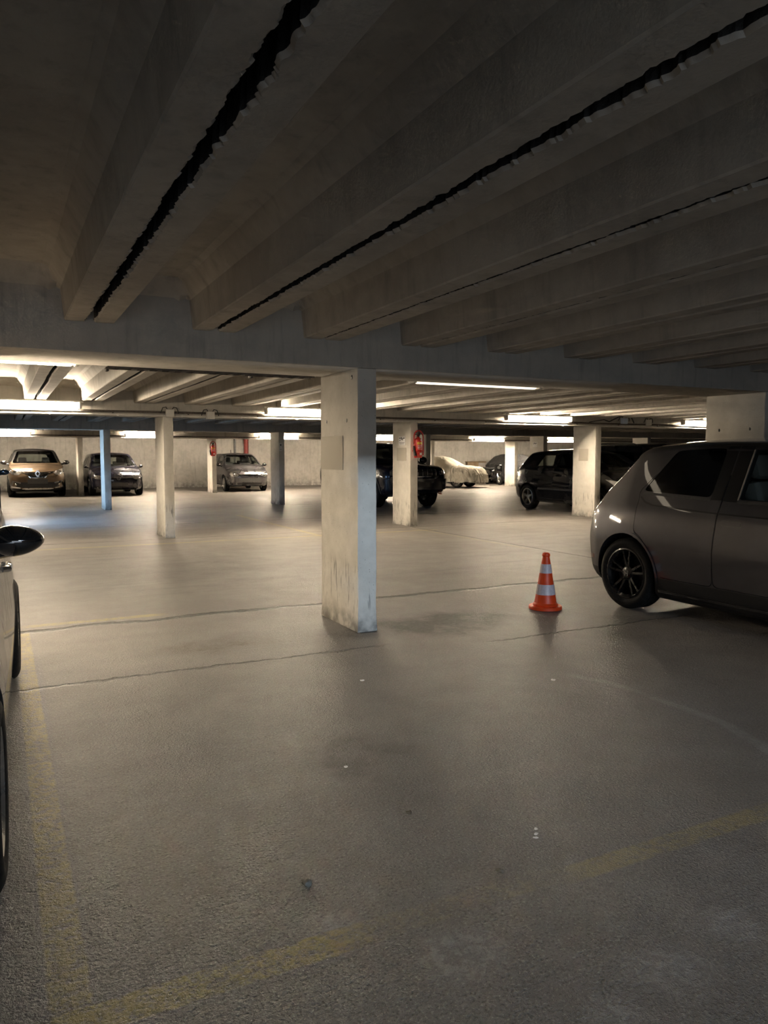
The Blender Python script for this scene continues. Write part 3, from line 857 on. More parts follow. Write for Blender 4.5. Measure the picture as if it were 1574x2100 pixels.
# notices on the pillars
def sheet(x, y0, y1, z0, z1, mat, label, cat='sign', marks=None, nm='notice_sheet'):
    t = empty(nm, (x, (y0 + y1) / 2, z0)); tag(t, label, cat)
    hw = abs(y1 - y0) / 2; hh = z1 - z0
    bm = bmesh.new(); bx(bm, (-.004, -hw, 0), (0, hw, hh), .0015); obj('sheet', bm, mat, t)
    if marks:
        for a, b, c, d in marks:
            bm = bmesh.new(); bx(bm, (-.0055, hw - 2 * hw * c, hh * b), (-.0035, hw - 2 * hw * a, hh * d)); obj('print', bm, M['print'], t)
M['print'] = pmat('faded_print', (.16, .16, .17), .3, 50, .7)
M['paper'] = pmat('white_paper', (.8, .79, .77), .05, 20, .6)
M['blank'] = pmat('blank_panel', (.50, .465, .395), .02, 3, .75)
scrib = [(.1, .72, .3, .86), (.36, .62, .52, .9), (.55, .55, .66, .78), (.7, .7, .9, .84), (.15, .5, .28, .6), (.1, .28, .9, .32), (.1, .2, .85, .23), (.15, .12, .8, .15)]
sheet(2.418, 5.455, 5.905, 1.25, 1.52, M['blank'], 'blank beige rectangular panel on the foreground pillar', nm='blank_panel')
sheet(7.048, 12.92, 13.19, 1.57, 1.745, M['paper'], 'white printed notice beside the larger fire extinguisher', marks=scrib)
sheet(7.048, 12.88, 13.27, 1.27, 1.52, M['blank'], 'blank patch below the white notice by the larger extinguisher', nm='blank_panel')
sheet(11.699, 12.95, 13.25, 1.25, 1.52, M['blank'], 'blank patch on the pillar before the black hatchback', nm='blank_panel')
sheet(16.198, 20.4, 20.65, 1.66, 1.83, M['paper'], 'small white notice on the pillar over the black hatchback roof', marks=scrib[:5])
bm = bmesh.new(); t = empty('notice_sheet', (6.955, 20.078, 1.50)); tag(t, 'white notice on the brownish pillar right of the grey hatchback', 'sign')
bx(bm, (0, -.004, 0), (.10, 0, .22), .001); obj('sheet', bm, M['paper'], t)
bm = bmesh.new(); bx(bm, (.03, -.0055, .14), (.07, -.0035, .19)); obj('print', bm, M['print'], t)
bm = bmesh.new(); bx(bm, (.02, -.0055, .04), (.08, -.0035, .05)); obj('print', bm, M['print'], t)

# fire extinguishers
M['red'] = pmat('extinguisher_red', (.62, .035, .025), .15, 9, .3, coat=.6)
M['redrubber'] = pmat('red_hose', (.42, .03, .028), .2, 30, .5)
M['yellow'] = pmat('label_yellow', (.72, .46, .06), .2, 60, .5)
def extinguisher(x, y, z, s, label):
    t = empty('fire_extinguisher', (x, y, z)); t.scale = (s, s, s); tag(t, label, 'fire extinguisher')
    bm = bmesh.new(); lathe(bm, [(.02, .0), (.075, 0), (.082, .012), (.082, .33), (.074, .365), (.05, .39), (.028, .40), (.024, .42), (.01, .42)], 28); obj('cylinder', bm, M['red'], t)
    bm = bmesh.new(); lathe(bm, [(.01, .41), (.024, .41), (.024, .46), (.01, .46)], 16)
    bx(bm, (-.09, -.012, .455), (.03, .012, .47), .004); bx(bm, (-.085, -.012, .485), (.035, .012, .50), .004); bx(bm, (.015, -.01, .44), (.035, .01, .50), .003)
    obj('valve_handle', bm, M['plastic'], t)
    bm = bmesh.new(); pts = []
    for i in range(17):
        a = PI * i / 16; pts.append((.105 * math.cos(a), -.02, .40 + .14 * math.sin(a)))
    pts = [(.105, -.02, .05), (.108, -.02, .2)] + pts + [(-.112, -.03, .3), (-.115, -.03, .22)]
    tube(bm, pts, .014, 10); obj('hose', bm, M['redrubber'], t)
    bm = bmesh.new(); tube(bm, [(-.115, -.03, .235), (-.115, -.035, .16), (-.10, -.05, .08), (-.095, -.055, .04)], [.016, .02, .026, .03], 12); obj('nozzle_horn', bm, M['plastic'], t)
    bm = bmesh.new()
    def lab(z0, z1, a0, a1, r=.0828):
        n = 10; A = [bm.verts.new((r * math.sin(a0 + (a1 - a0) * i / n), -r * math.cos(a0 + (a1 - a0) * i / n), z0)) for i in range(n + 1)]
        B_ = [bm.verts.new((v.co.x, v.co.y, z1)) for v in A]
        for i in range(n): bm.faces.new((A[i], A[i + 1], B_[i + 1], B_[i]))
    lab(.265, .315, -.75, .75); obj('label_band', bm, M['yellow'], t)
    for q in ((.055, .10, -.1, .55), (.235, .245, -.6, .6), (.21, .218, -.6, .5), (.19, .196, -.6, .3), (.165, .171, -.5, .6), (.345, .36, .1, .6, .081)):
        bm = bmesh.new(); lab(*q); obj('print', bm, M['paper'], t)
    bm = bmesh.new(); bx(bm, (-.05, .05, .05), (.05, .095, .36), .006); bx(bm, (-.088, -.09, .13), (.088, .09, .148), .003); obj('wall_bracket', bm, M['red'], t)
    return t
extinguisher(7.165, 12.625, 1.325, .96, 'red fire extinguisher with yellow label on the pillar right of centre')
extinguisher(6.99, 27.50, 1.36, .98, 'small far red fire extinguisher above the grey hatchback')

# pipes on the rear wall
def vpipe(x, r, z0, z1, mat, label):
    bm = bmesh.new(); lathe(bm, [(r, z0), (r, z1)], 14, 'Z', (x, Y1 - r - .03, 0))
    for zz in (z0 + .5, z1 - .25): lathe(bm, [(r * 1.15, zz), (r * 1.15, zz + .03)], 14, 'Z', (x, Y1 - r - .03, 0)); bx(bm, (x - .02, Y1 - .04, zz), (x + .02, Y1, zz + .03))
    tag(obj('wall_pipe', bm, mat), label, 'pipe')
vpipe(9.85, .10, 0, 2.3, pmat('red_pipe', (.30, .05, .04), .2, 9, .5), 'dark red vertical pipe on the rear wall behind the grey hatchback')
vpipe(9.35, .05, 0, 2.3, pmat('grey_pipe', (.30, .30, .30), .2, 9, .5), 'thin grey vertical pipe left of the red pipe')

# traffic cone
def cone(x, y):
    t = empty('traffic_cone', (x, y, 0), .5); tag(t, 'orange and white striped traffic cone beside the dark grey hatchback', 'traffic cone')
    org = pmat('cone_orange', (.85, .075, .012), .1, 14, .45); wht = pmat('cone_reflective_white', (.68, .60, .64), .12, 60, .4)
    bm = bmesh.new(); n = 8; P = []
    for a in range(8):
        an = PI / 8 + a * PI / 4; P.append((.155 * math.cos(an), .155 * math.sin(an)))
    P = fillet(P, .05, 4, True)
    lv = [(1.0, 0.004), (1.0, .026), (.96, .034), (.72, .036)]
    rings = [[bm.verts.new((a * k, b * k, z)) for a, b in P] for k, z in lv]
    m = len(P)
    for A, B_ in zip(rings, rings[1:]):
        for i in range(m): bm.faces.new((A[i], A[(i + 1) % m], B_[(i + 1) % m], B_[i]))
    bm.faces.new(rings[0]); bm.faces.new(rings[-1]); obj('base', bm, org, t)
    R = lambda z: .102 + (.027 - .102) * (z - .04) / .45
    def ringp(z0, z1, d): return [(R(z0) + d, z0), (R(z1) + d, z1)]
    bm = bmesh.new(); lathe(bm, [(.06, .032), (.108, .032), (.112, .045), (R(.07), .06)] + ringp(.065, .47, 0)[1:] + [(.034, .475), (.036, .485), (.030, .50), (.022, .503), (.018, .49)], 36); obj('cone_body', bm, org, t)
    for z0, z1 in ((.135, .225), (.325, .405)):
        bm = bmesh.new(); lathe(bm, [(R(z0) - .004, z0), (R(z0) + .002, z0), (R(z1) + .002, z1), (R(z1) - .004, z1)], 36); obj('reflective_band', bm, wht, t)
cone(4.30, 5.27)

# litter
def scrap(x, y, s, label, mat, nm='paper_scrap'):
    bm = bmesh.new(); rnd = random.Random(int(x * 1000)); r = bmesh.ops.create_icosphere(bm, subdivisions=2, radius=1)
    for v in r['verts']:
        k = 1 + rnd.uniform(-.35, .35); v.co = Vector((v.co.x * s * k, v.co.y * s * k * .7, max(-.3, v.co.z) * s * .35 * k + s * .1))
    o = obj(nm, bm, mat, smooth=60); o.location = (x, y, 0); o.rotation_euler = (0, 0, rnd.uniform(0, 3)); tag(o, label, 'litter')
for i, (dx, dy) in enumerate(((0, 0), (.022, .03), (-.018, -.02))):
    scrap(1.68 + dx, 2.09 + dy, .009, ['middle one of three white crumbs lying together on the asphalt', 'upper one of three white crumbs lying together on the asphalt', 'lower one of three white crumbs lying together on the asphalt'][i], M['paper'])
scrap(1.42, 1.95, .015, 'grey-brown crumpled lump below the three white crumbs', pmat('brown_scrap', (.20, .18, .15), .3, 60, .9), 'debris_lump')
scrap(1.35, 2.44, .016, 'dry brown lump on the asphalt left of the three white crumbs', pmat('dry_leaf', (.16, .135, .105), .3, 60, .9), 'debris_lump')
scrap(1.92, 4.06, .016, 'white scrap on the floor in front of the foreground pillar', M['paper'])
scrap(.83, 2.17, .022, 'flat pale grey gum patch on the asphalt left of centre', pmat('gum', (.19, .19, .17), .2, 60, .8), 'gum_patch')
scrap(1.31, 2.94, .011, 'tiny white scrap on the dark oil stain', M['paper'])
scrap(2.96, 3.54, .016, 'small pale lump beside the white dribble mark', M['paper'])

# ------------------------------------------------------------------ the cars
def place(L, ur, x, yrear):                      # parked nose towards the camera side: local +x -> world -Y
    return (x, yrear + ur - L / 2, 0)

A90 = -PI / 2
# dark grey hatchback
L = 3.894
e = dict(L=L, W=1.752, H=1.512, ur=.63, uf=3.168, R=.315, tw=.205, rr=.222, ns=110, arch=.362,
    paint=paint('grey_pearl', (.036, .034, .040), (.031, .029, .034), .5, .40, low=.33, high=1.418),
    zc=[(0, .66), (.03, .80), (.08, .93), (.17, 1.05), (.36, 1.23), (.49, 1.37), (.56, 1.452), (.70, 1.487), (1.3, 1.512), (1.9, 1.50), (2.2, 1.455), (2.55, 1.25), (2.9, 1.02), (3.05, .97), (3.4, .92), (3.7, .84), (3.84, .74), (L, .62)],
    zb=[(0, .84), (.7, .90), (1.5, .885), (2.8, .86), (L, .76)], tumble=.37, cabin=(.56, 2.86), zm=.60, inset=.035,
    zl=[(0, .36), (.06, .25), (.3, .17), (.8, .135), (3.1, .135), (3.6, .16), (3.84, .22), (L, .33)],
    side_windows=[('rw', [(.74, 1.055), (.97, 1.405), (1.46, 1.425), (1.46, 1.03)], .05, M['privacy']),
                  ('fw', [(1.70, 1.025), (1.70, 1.41), (2.05, 1.405), (2.22, 1.33), (2.50, 1.13), (2.62, 1.02)], .05, M['glass'])],
    windscreen=[(.66, 1.04), (.50, 1.385)], rear_window=[(.56, 1.03), (.42, 1.37)], rw_mat=M['privacy'],
    doors=[('rd', [(.73, .98), (.73, .70), (.82, .665), (.96, .50), (1.03, .335), (1.57, .335), (1.57, 1.44), (1.02, 1.438), (.70, 1.05)], 'rw'),
           ('fd', [(1.572, .335), (2.60, .335), (2.72, .6), (2.75, .98), (2.28, 1.36), (2.08, 1.44), (1.572, 1.44)], 'fw')],
    skin=[('pillar_trim', 'R', [(1.462, 1.012), (1.462, 1.437), (1.564, 1.437), (1.564, 1.012)], .004, M['trim'], dict(door='rd')),
          ('pillar_trim', 'R', [(1.580, 1.008), (1.580, 1.437), (1.698, 1.433), (1.698, 1.004)], .004, M['trim'], dict(door='fd')),
          ('window_seal', 'R', [(.74, 1.028), (1.46, 1.004), (1.46, 1.020), (.76, 1.046)], .003, M['plastic'], dict(door='rd')),
          ('window_seal', 'R', [(1.70, .996), (2.62, .99), (2.62, 1.006), (1.70, 1.014)], .003, M['plastic'], dict(door='fd')),
          ('window_frame_strip', 'R', [(1.700, 1.02), (1.700, 1.408), (1.712, 1.408), (1.712, 1.02)], .003, M['steel'], dict(door='fd', eps=.002)),
          ('waist_groove', 'R', [(.735, 1.0), (.80, .955), (.90, .932), (1.56, .905), (1.56, .917), (.905, .945), (.815, .967), (.748, 1.008)], 0, M['trim'], dict(door='rd', eps=.0015)),
          ('waist_groove', 'R', [(1.585, .904), (2.72, .885), (2.72, .897), (1.585, .916)], 0, M['trim'], dict(door='fd', eps=.0015)),
          ('door_handle', 'R', [(1.615, .822), (1.615, .868), (1.805, .862), (1.805, .816)], .022, M['plastic'], dict(door='fd', eps=.0012, label='flush handle outline in black')),
          ('door_handle', 'R', [(1.625, .831), (1.625, .859), (1.795, .853), (1.795, .825)], .014, None, dict(door='fd', eps=.0030)),
          ('wheel_arch_trim', 'Ro', [(.63 + .385 * math.cos(a), .315 + .385 * math.sin(a)) for a in [PI * (i / 20) * 1.06 - .08 for i in range(21)]] + [(.63 + .363 * math.cos(a), .315 + .363 * math.sin(a)) for a in [PI * (i / 20) * 1.06 - .08 for i in range(20, -1, -1)]], 0, None, dict(eps=.006, depth=.02)),
          ('sill_trim', 'R', [(1.02, .215), (1.02, .235), (2.75, .235), (2.75, .215)], .003, M['gloss'], dict(eps=.012, depth=.03)),
          ('tail_panel', 'B', [(-.66, .80), (-.66, .94), (.66, .94), (.66, .80)], .06, M['gloss'], {}),
          ('tail_lamp', 'B', [(.56 + .055 * math.cos(a), .87 + .055 * math.sin(a)) for a in [2 * PI * i / 20 for i in range(20)]], 0, M['tail'], dict(two=True, eps=.01, depth=.012)),
          ('rear_bumper', 'B', [(-.62, .36), (-.62, .50), (.62, .50), (.62, .36)], .04, M['plastic'], {}),
          ('rear_reflector', 'R', [(.10, .40), (.10, .44), (.19, .44), (.19, .40)], .01, M['tail'], {}),
          ('fuel_line', 'R', [(.20, .70), (.206, .70), (.27, .55), (.264, .55)], 0, M['plastic'], dict(eps=.0008)),
          ('headlight', 'F', [(.58 + .1 * math.cos(a), .72 + .1 * math.sin(a)) for a in [2 * PI * i / 20 for i in range(20)]], 0, M['lamp'], dict(two=True)),
          ('front_panel', 'F', [(-.46, .64), (-.46, .78), (.46, .78), (.46, .64)], .05, M['gloss'], {})],
    spokes=(5, .036, 'pair'), rim_mat=M['blackrim'], rim_label='black ten-spoke alloy rim', hub_badge='letter_h', disc_mat=M['plastic'],
    seat_u=1.80, seat_mat=M['seatgrey'], seat_z=.48, mirror=(2.45, 1.0, .12, .1))
for i, it in enumerate(e['skin']):
    if it[4] is None: e['skin'][i] = it[:4] + (e['paint'],) + it[5:]
make_car('hatchback_car', e, 'dark grey hatchback with black ten-spoke wheels parked at right foreground', place(L, .63, 5.78, 4.97), A90)

# black hatchback behind the right pillar
L = 4.2
sp = dict(L=L, W=1.75, H=1.53, ur=.72, uf=3.33, R=.318, tw=.2,
    paint=paint('black_lacquer', (.006, .006, .007), (.005, .005, .006), .1, .25),
    zc=hatch_zc(L, 1.53, [(0, .60), (.03, .80), (.10, .98), (.18, 1.10), (.40, 1.30), (.54, 1.42)], .64, 1.78, .92, 1.05, .80),
    zb=[(0, .90), (.5, 1.03), (1.5, 1.03), (3.1, .98), (L, .72)], cabin=(.56, 3.1), zm=.62,
    side_windows=[('rw', [(.98, 1.10), (1.15, 1.39), (1.62, 1.42), (1.66, 1.08)], .05, M['glass']), ('fw', [(1.80, 1.075), (1.80, 1.42), (2.25, 1.40), (2.50, 1.29), (2.98, 1.06)], .05, M['glass'])],
    windscreen=[(.66, 1.10), (.54, 1.41)], rear_window=[(.55, 1.10), (.46, 1.37)],
    doors=[('rd', [(.95, 1.03), (.97, .74), (1.09, .55), (1.14, .3), (1.72, .3), (1.72, 1.455), (1.1, 1.42)], 'rw'), ('fd', [(1.724, .3), (2.85, .3), (2.94, .6), (3.03, 1.0), (2.55, 1.33), (2.3, 1.44), (1.724, 1.455)], 'fw')],
    handles=[('rd', (1.15, .88, .17, .03)), ('fd', (1.93, .88, .17, .03))],
    skin=[('tail_lamp', 'R', [(.03, .78), (.10, 1.02), (.20, 1.02), (.24, .90), (.14, .80)], .03, M['tail'], {}),
          ('tail_lamp', 'L', [(.03, .78), (.10, 1.02), (.20, 1.02), (.24, .90), (.14, .80)], .03, M['tail'], {}),
          ('rear_plate', 'B', [(-.26, .72), (-.26, .83), (.26, .83), (.26, .72)], .01, M['plate'], {}),
          ('side_moulding', 'R', [(1.16, .52), (1.16, .57), (2.85, .57), (2.85, .52)], .01, M['plastic'], dict(eps=.01, depth=.012)),
          ('headlight', 'R', [(3.50, .83), (3.95, .62), (4.02, .68), (3.92, .78)], .02, M['lamp'], dict(eps=.004)),
          ('headlight', 'L', [(3.50, .83), (3.95, .62), (4.02, .68), (3.92, .78)], .02, M['lamp'], dict(eps=.004)),
          ('grille', 'F', [(-.45, .30), (-.52, .52), (.52, .52), (.45, .30)], .05, M['plastic'], {})],
    spokes=(5, .075, 'single'), rim_mat=M['darkalloy'], rim_label='grey five-spoke alloy rim', seat_u=2.3, seat_z=.30, bench_u=1.3, rr=.215, mirror=(2.85, 1.06, .2, .14))
make_car('hatchback_car', sp, 'black hatchback with grey five-spoke wheels behind the right-hand pillar', place(L, .72, 12.98, 15.66), A90)

# bronze crossover
def front_lights(pts, mat=None): return ('headlight', 'F', pts, .03, mat or M['lamp'], dict(two=True, eps=.006, depth=.012))
L = 4.12
sp = dict(L=L, W=1.778, H=1.63, ur=.70, uf=3.31, R=.335, tw=.21,
    paint=paint('bronze_metallic', (.155, .108, .070), (.13, .09, .056), .5, .36, low=.30, high=1.17),
    zc=hatch_zc(L, 1.63, [(0, .70), (.04, .9), (.12, 1.08), (.3, 1.3), (.45, 1.44)], .6, 1.8, 1.0, 1.11, .95, .22), ws_mat=M['glass'],
    zb=[(0, 1.0), (.6, 1.12), (1.5, 1.1), (3.15, 1.04), (L, .86)], cabin=(.5, 3.05), zm=.66, side='L',
    side_windows=[('rw', [(.9, 1.19), (1.1, 1.42), (1.6, 1.45), (1.6, 1.16)], .05, M['dglass']), ('fw', [(1.72, 1.16), (1.72, 1.45), (2.2, 1.43), (2.9, 1.13)], .05, M['dglass'])],
    windscreen=[(.72, 1.12), (.55, 1.53)], rear_window=[(.55, 1.15), (.46, 1.42)],
    skin=[front_lights([(.47, .81), (.56, .88), (.80, .95), (.84, .84), (.72, .74), (.56, .74)]),
          ('grille', 'F', [(-.50, .855), (-.50, .81), (-.33, .75), (-.22, .645), (.22, .645), (.33, .75), (.50, .81), (.50, .855), (.15, .83), (-.15, .83)], .012, M['gloss'], dict(eps=.003)),
          ('grille_strip', 'F', [(-.34, .745), (-.22, .635), (-.20, .65), (-.31, .755)], 0, M['chrome'], dict(two=True, eps=.006)),
          ('number_plate', 'F', [(-.30, .455), (-.30, .60), (.30, .60), (.30, .455)], .01, M['plate'], dict(eps=.016, depth=.02)),
          ('lower_grille', 'F', [(-.62, .34), (-.70, .50), (.70, .50), (.62, .34), (.3, .30), (-.3, .30)], .03, M['plastic'], dict(eps=.003)),
          ('fog_lamp_frame', 'F', [(.50, .50), (.74, .56), (.83, .40), (.84, .34), (.52, .30), (.52, .335), (.76, .375), (.70, .51), (.50, .465)], .006, M['chrome'], dict(two=True, eps=.010, depth=.014)),
          ('skid_plate', 'F', [(-.48, .285), (-.40, .31), (.40, .31), (.48, .285), (.36, .262), (-.36, .262)], .01, M['alloy'], dict(eps=.012, depth=.015))],
    bulbs=[(.66, .83, .06), (.78, .86, .03), (.64, .43, .03)], badge=('diamond', 0, .785, .105),
    spokes=(5, .05, 'double'), seat_u=1.95, mirror=(2.85, 1.14, .2, .15))
make_car('crossover_car', sp, 'bronze crossover with black roof parked at the far left wall', (1.12, 27.2 + L / 2, 0), A90)

# two hatchbacks with the same family face
def roundel_face(w, zl_, zh, plate, low, chrome_low):
    return [front_lights([(.50 * w, zl_ + .05), (.56 * w, zh), (.80 * w, zh + .03), (.86 * w, zh - .02), (.83 * w, zl_ + .03), (.60 * w, zl_)]),
            ('grille', 'F', [(-.52 * w, zl_ + .05), (-.52 * w, zh - .03), (.52 * w, zh - .03), (.52 * w, zl_ + .05)], .015, M['gloss'], dict(eps=.003)),
            ('grille_strip', 'F', [(-.52 * w, zl_ + .052), (-.52 * w, zl_ + .064), (.52 * w, zl_ + .064), (.52 * w, zl_ + .052)], .003, M['chrome'], dict(eps=.007)),
            ('grille_strip', 'F', [(-.52 * w, zh - .045), (-.52 * w, zh - .032), (.52 * w, zh - .032), (.52 * w, zh - .045)], .003, M['chrome'], dict(eps=.007)),
            ('number_plate', 'F', [(-plate[0], plate[1]), (-plate[0], plate[2]), (plate[0], plate[2]), (plate[0], plate[1])], .01, M['plate'], dict(eps=.016, depth=.02)),
            ('lower_grille', 'F', [(-.50 * w, low[0]), (-.58 * w, low[1]), (.58 * w, low[1]), (.50 * w, low[0])], .03, M['plastic'], dict(eps=.003)),
            ('fog_lamp', 'F', [(.66 * w, low[0] + .02), (.64 * w, low[1] - .02), (.84 * w, low[1] + .02), (.85 * w, low[0] + .06)], .02, M['gloss'], dict(two=True, eps=.004)),
            ('fog_lamp_strip', 'F', [(.64 * w, low[0] - .0), (.64 * w, low[0] + .018), (.85 * w, low[0] + .058), (.86 * w, low[0] + .04)], .003, M['chrome'], dict(two=True, eps=.009)),
            ('bumper_strip', 'F', [(-.62 * w, chrome_low), (-.62 * w, chrome_low + .016), (.62 * w, chrome_low + .016), (.62 * w, chrome_low)], .004, M['chrome'], dict(eps=.008))]
L = 4.255
sp = dict(L=L, W=1.79, H=1.50, ur=.77, uf=3.40, R=.318, tw=.21,
    paint=paint('night_blue', (.012, .012, .028), (.009, .009, .02), .4, .28),
    zc=hatch_zc(L, 1.50, [(0, .62), (.03, .82), (.12, 1.0), (.3, 1.2), (.5, 1.36)], .62, 1.85, 1.0, 1.0, .80, .16),
    zb=[(0, .9), (.6, .98), (1.5, .97), (3.2, .92), (L, .76)], cabin=(.55, 3.15), side='R',
    side_windows=[('rw', [(.95, 1.05), (1.15, 1.30), (1.65, 1.33), (1.65, 1.02)], .05, M['dglass']), ('fw', [(1.78, 1.02), (1.78, 1.33), (2.25, 1.32), (2.95, 1.0)], .05, M['dglass'])],
    windscreen=[(.72, 1.01), (.55, 1.405)], rear_window=[(.55, 1.05), (.46, 1.31)],
    skin=roundel_face(.895, .56, .68, (.30, .34, .46), (.22, .33), .205), bulbs=[(.64, .63, .04), (.72, .64, .04), (.66, .29, .025)], badge=('roundel', 0, .625, .068),
    spokes=(5, .06, 'single'), seat_u=2.0, mirror=(2.95, 1.0, .125, .12))
make_car('hatchback_car', sp, 'dark blue hatchback at the rear wall, partly behind the blue-sided pillar', (3.60, 26.85 + L / 2, 0), A90)
L = 3.97
sp = dict(L=L, W=1.69, H=1.50, ur=.68, uf=3.15, R=.305, tw=.19,
    paint=paint('pepper_grey', (.13, .125, .135), (.10, .097, .105), .7, .3),
    zc=hatch_zc(L, 1.50, [(0, .62), (.03, .82), (.12, 1.0), (.3, 1.22), (.45, 1.37)], .56, 1.75, .95, 1.02, .80, .14),
    zb=[(0, .9), (.6, 1.0), (1.5, .98), (3.0, .93), (L, .76)], cabin=(.5, 2.95), side='R',
    side_windows=[('rw', [(.9, 1.06), (1.08, 1.31), (1.5, 1.34), (1.5, 1.03)], .05, M['dglass']), ('fw', [(1.62, 1.03), (1.62, 1.34), (2.1, 1.33), (2.75, 1.0)], .05, M['dglass'])],
    windscreen=[(.68, 1.03), (.52, 1.405)], rear_window=[(.52, 1.07), (.44, 1.32)],
    doors=[('rd', [(.90, 1.0), (.92, .72), (1.03, .5), (1.07, .29), (1.55, .29), (1.55, 1.375), (1.05, 1.35)], 'rw'), ('fd', [(1.554, .29), (2.65, .29), (2.75, .6), (2.8, .95), (2.3, 1.29), (2.1, 1.37), (1.554, 1.375)], 'fw')],
    handles=[('rd', (1.1, .84, .16, .03)), ('fd', (1.75, .84, .16, .03))],
    skin=roundel_face(.845, .565, .70, (.40, .37, .52), (.22, .34), .215) + [('aerial', 'T', [(.75, -.01), (.75, .01), (.78, .01), (.78, -.01)], 0, M['plastic'], dict(eps=.13, depth=.14))],
    bulbs=[(.60, .64, .045), (.69, .645, .035)], badge=('roundel', 0, .635, .062),
    spokes=(10, .03, 'steel'), rim_label='silver wheel cover', seat_u=1.85, mirror=(2.7, 1.02, .18, .13))
make_car('hatchback_car', sp, 'grey hatchback parked at the rear wall below the far extinguisher', (8.62, 28.0 + L / 2, 0), A90 - math.radians(3))

# dark blue off-roader
L = 4.74
sp = dict(L=L, W=1.86, H=1.74, ur=1.02, uf=3.80, R=.385, tw=.245, arch=.44, cat='car', inset=.03,
    paint=paint('deep_blue', (.008, .009, .026), (.006, .007, .018), .4, .26),
    zc=[(0, .80), (.03, 1.0), (.12, 1.15), (.3, 1.45), (.45, 1.65), (.6, 1.70), (1.5, 1.74), (2.4, 1.73), (2.75, 1.66), (3.1, 1.43), (3.4, 1.235), (3.6, 1.20), (4.2, 1.155), (4.55, 1.11), (4.68, 1.06), (L, .96)],
    zl=[(0, .5), (.06, .42), (.3, .32), (.8, .28), (4.0, .28), (4.4, .36), (4.66, .40), (L, .46)], woff=.05, zm=.8,
    wm=[(0, .72), (.05, .83), (.2, .90), (.6, .925), (2.4, .93), (4.2, .925), (4.45, .90), (4.6, .85), (4.7, .77), (L, .70)],
    zb=[(0, 1.1), (.6, 1.18), (3.3, 1.12), (L, 1.0)], cabin=(.5, 3.3),
    side_windows=[('rw', [(.6, 1.24), (.75, 1.55), (2.05, 1.60), (2.05, 1.22)], .05, M['smoke']), ('fw', [(2.18, 1.22), (2.18, 1.60), (2.6, 1.58), (3.15, 1.2)], .05, M['smoke'])],
    ws_mat=M['smoke'], rw_mat=M['smoke'], windscreen=[(.74, 1.27), (.62, 1.62)], rear_window=[(.6, 1.25), (.54, 1.58)],
    doors=[('fd', [(2.12, .46), (3.3, .46), (3.35, .8), (3.36, 1.12), (2.72, 1.58), (2.5, 1.66), (2.12, 1.67)], 'fw')], handles=[('fd', (2.35, 1.02, .18, .035))],
    skin=[front_lights([(.60, .86), (.60, 1.02), (.70, 1.04), (.80, .98), (.81, .86)]),
          ('grille', 'F', [(-.52, .84), (-.52, 1.02), (.52, 1.02), (.52, .84)], .02, M['plastic'], dict(eps=.002))] +
         [('grille_slot', 'F', [(y - .042, .845), (y - .042, 1.012), (y - .030, 1.012), (y - .030, .845)], .002, M['chrome'], dict(eps=.008)) for y in (-.42, -.28, -.14, 0, .14, .28, .42, .54)] +
         [('grille_strip', 'F', [(-.58, .815), (-.58, .832), (.58, .832), (.58, .815)], .004, M['chrome'], dict(eps=.010)),
          ('bumper', 'F', [(-.80, .50), (-.84, .77), (.84, .77), (.80, .50)], .05, paint('bumper_grey', (.045, .046, .05), None, .3, .4), dict(eps=.05, depth=.08)),
          ('number_plate', 'F', [(-.27, .56), (-.27, .70), (.27, .70), (.27, .56)], .01, M['plate'], dict(eps=.065, depth=.02)),
          ('fog_lamp', 'F', [(.66, .60), (.66, .70), (.74, .70), (.74, .60)], .03, M['lamp'], dict(two=True, eps=.055)),
          ('wheel_arch_trim', 'Ro', [(3.80 + .50 * math.cos(a), .385 + .50 * math.sin(a)) for a in [PI * i / 20 for i in range(21)]] + [(3.80 + .442 * math.cos(a), .385 + .442 * math.sin(a)) for a in [PI * i / 20 for i in range(20, -1, -1)]], 0, M['plastic'], dict(eps=.015, depth=.03))],
    bulbs=[(.70, .95, .05)], spokes=(5, .07, 'double'), rim_label='silver five-spoke alloy rim', rr=.235, seat_u=2.3, seat_z=.6, mirror=(3.15, 1.24, .24, .2))
root, S_, XO_, _ = make_car('off_road_car', sp, 'dark blue off-road car with silver rims half hidden behind the extinguisher pillar', (9.66, 16.95 + L / 2, 0), A90)
bm = bmesh.new()
for s in (-.62, .62): tube(bm, [(L / 2 - .10, s, .42), (L / 2 + .03, s, .43), (L / 2 + .035, s + .02, .37), (L / 2 - .1, s + .02, .38)], .014, 8)
hk = obj('tow_hook', bm, pmat('red_hook', (.45, .06, .04), .2, 20, .5), root); hk['label'] = 'red tow hooks'

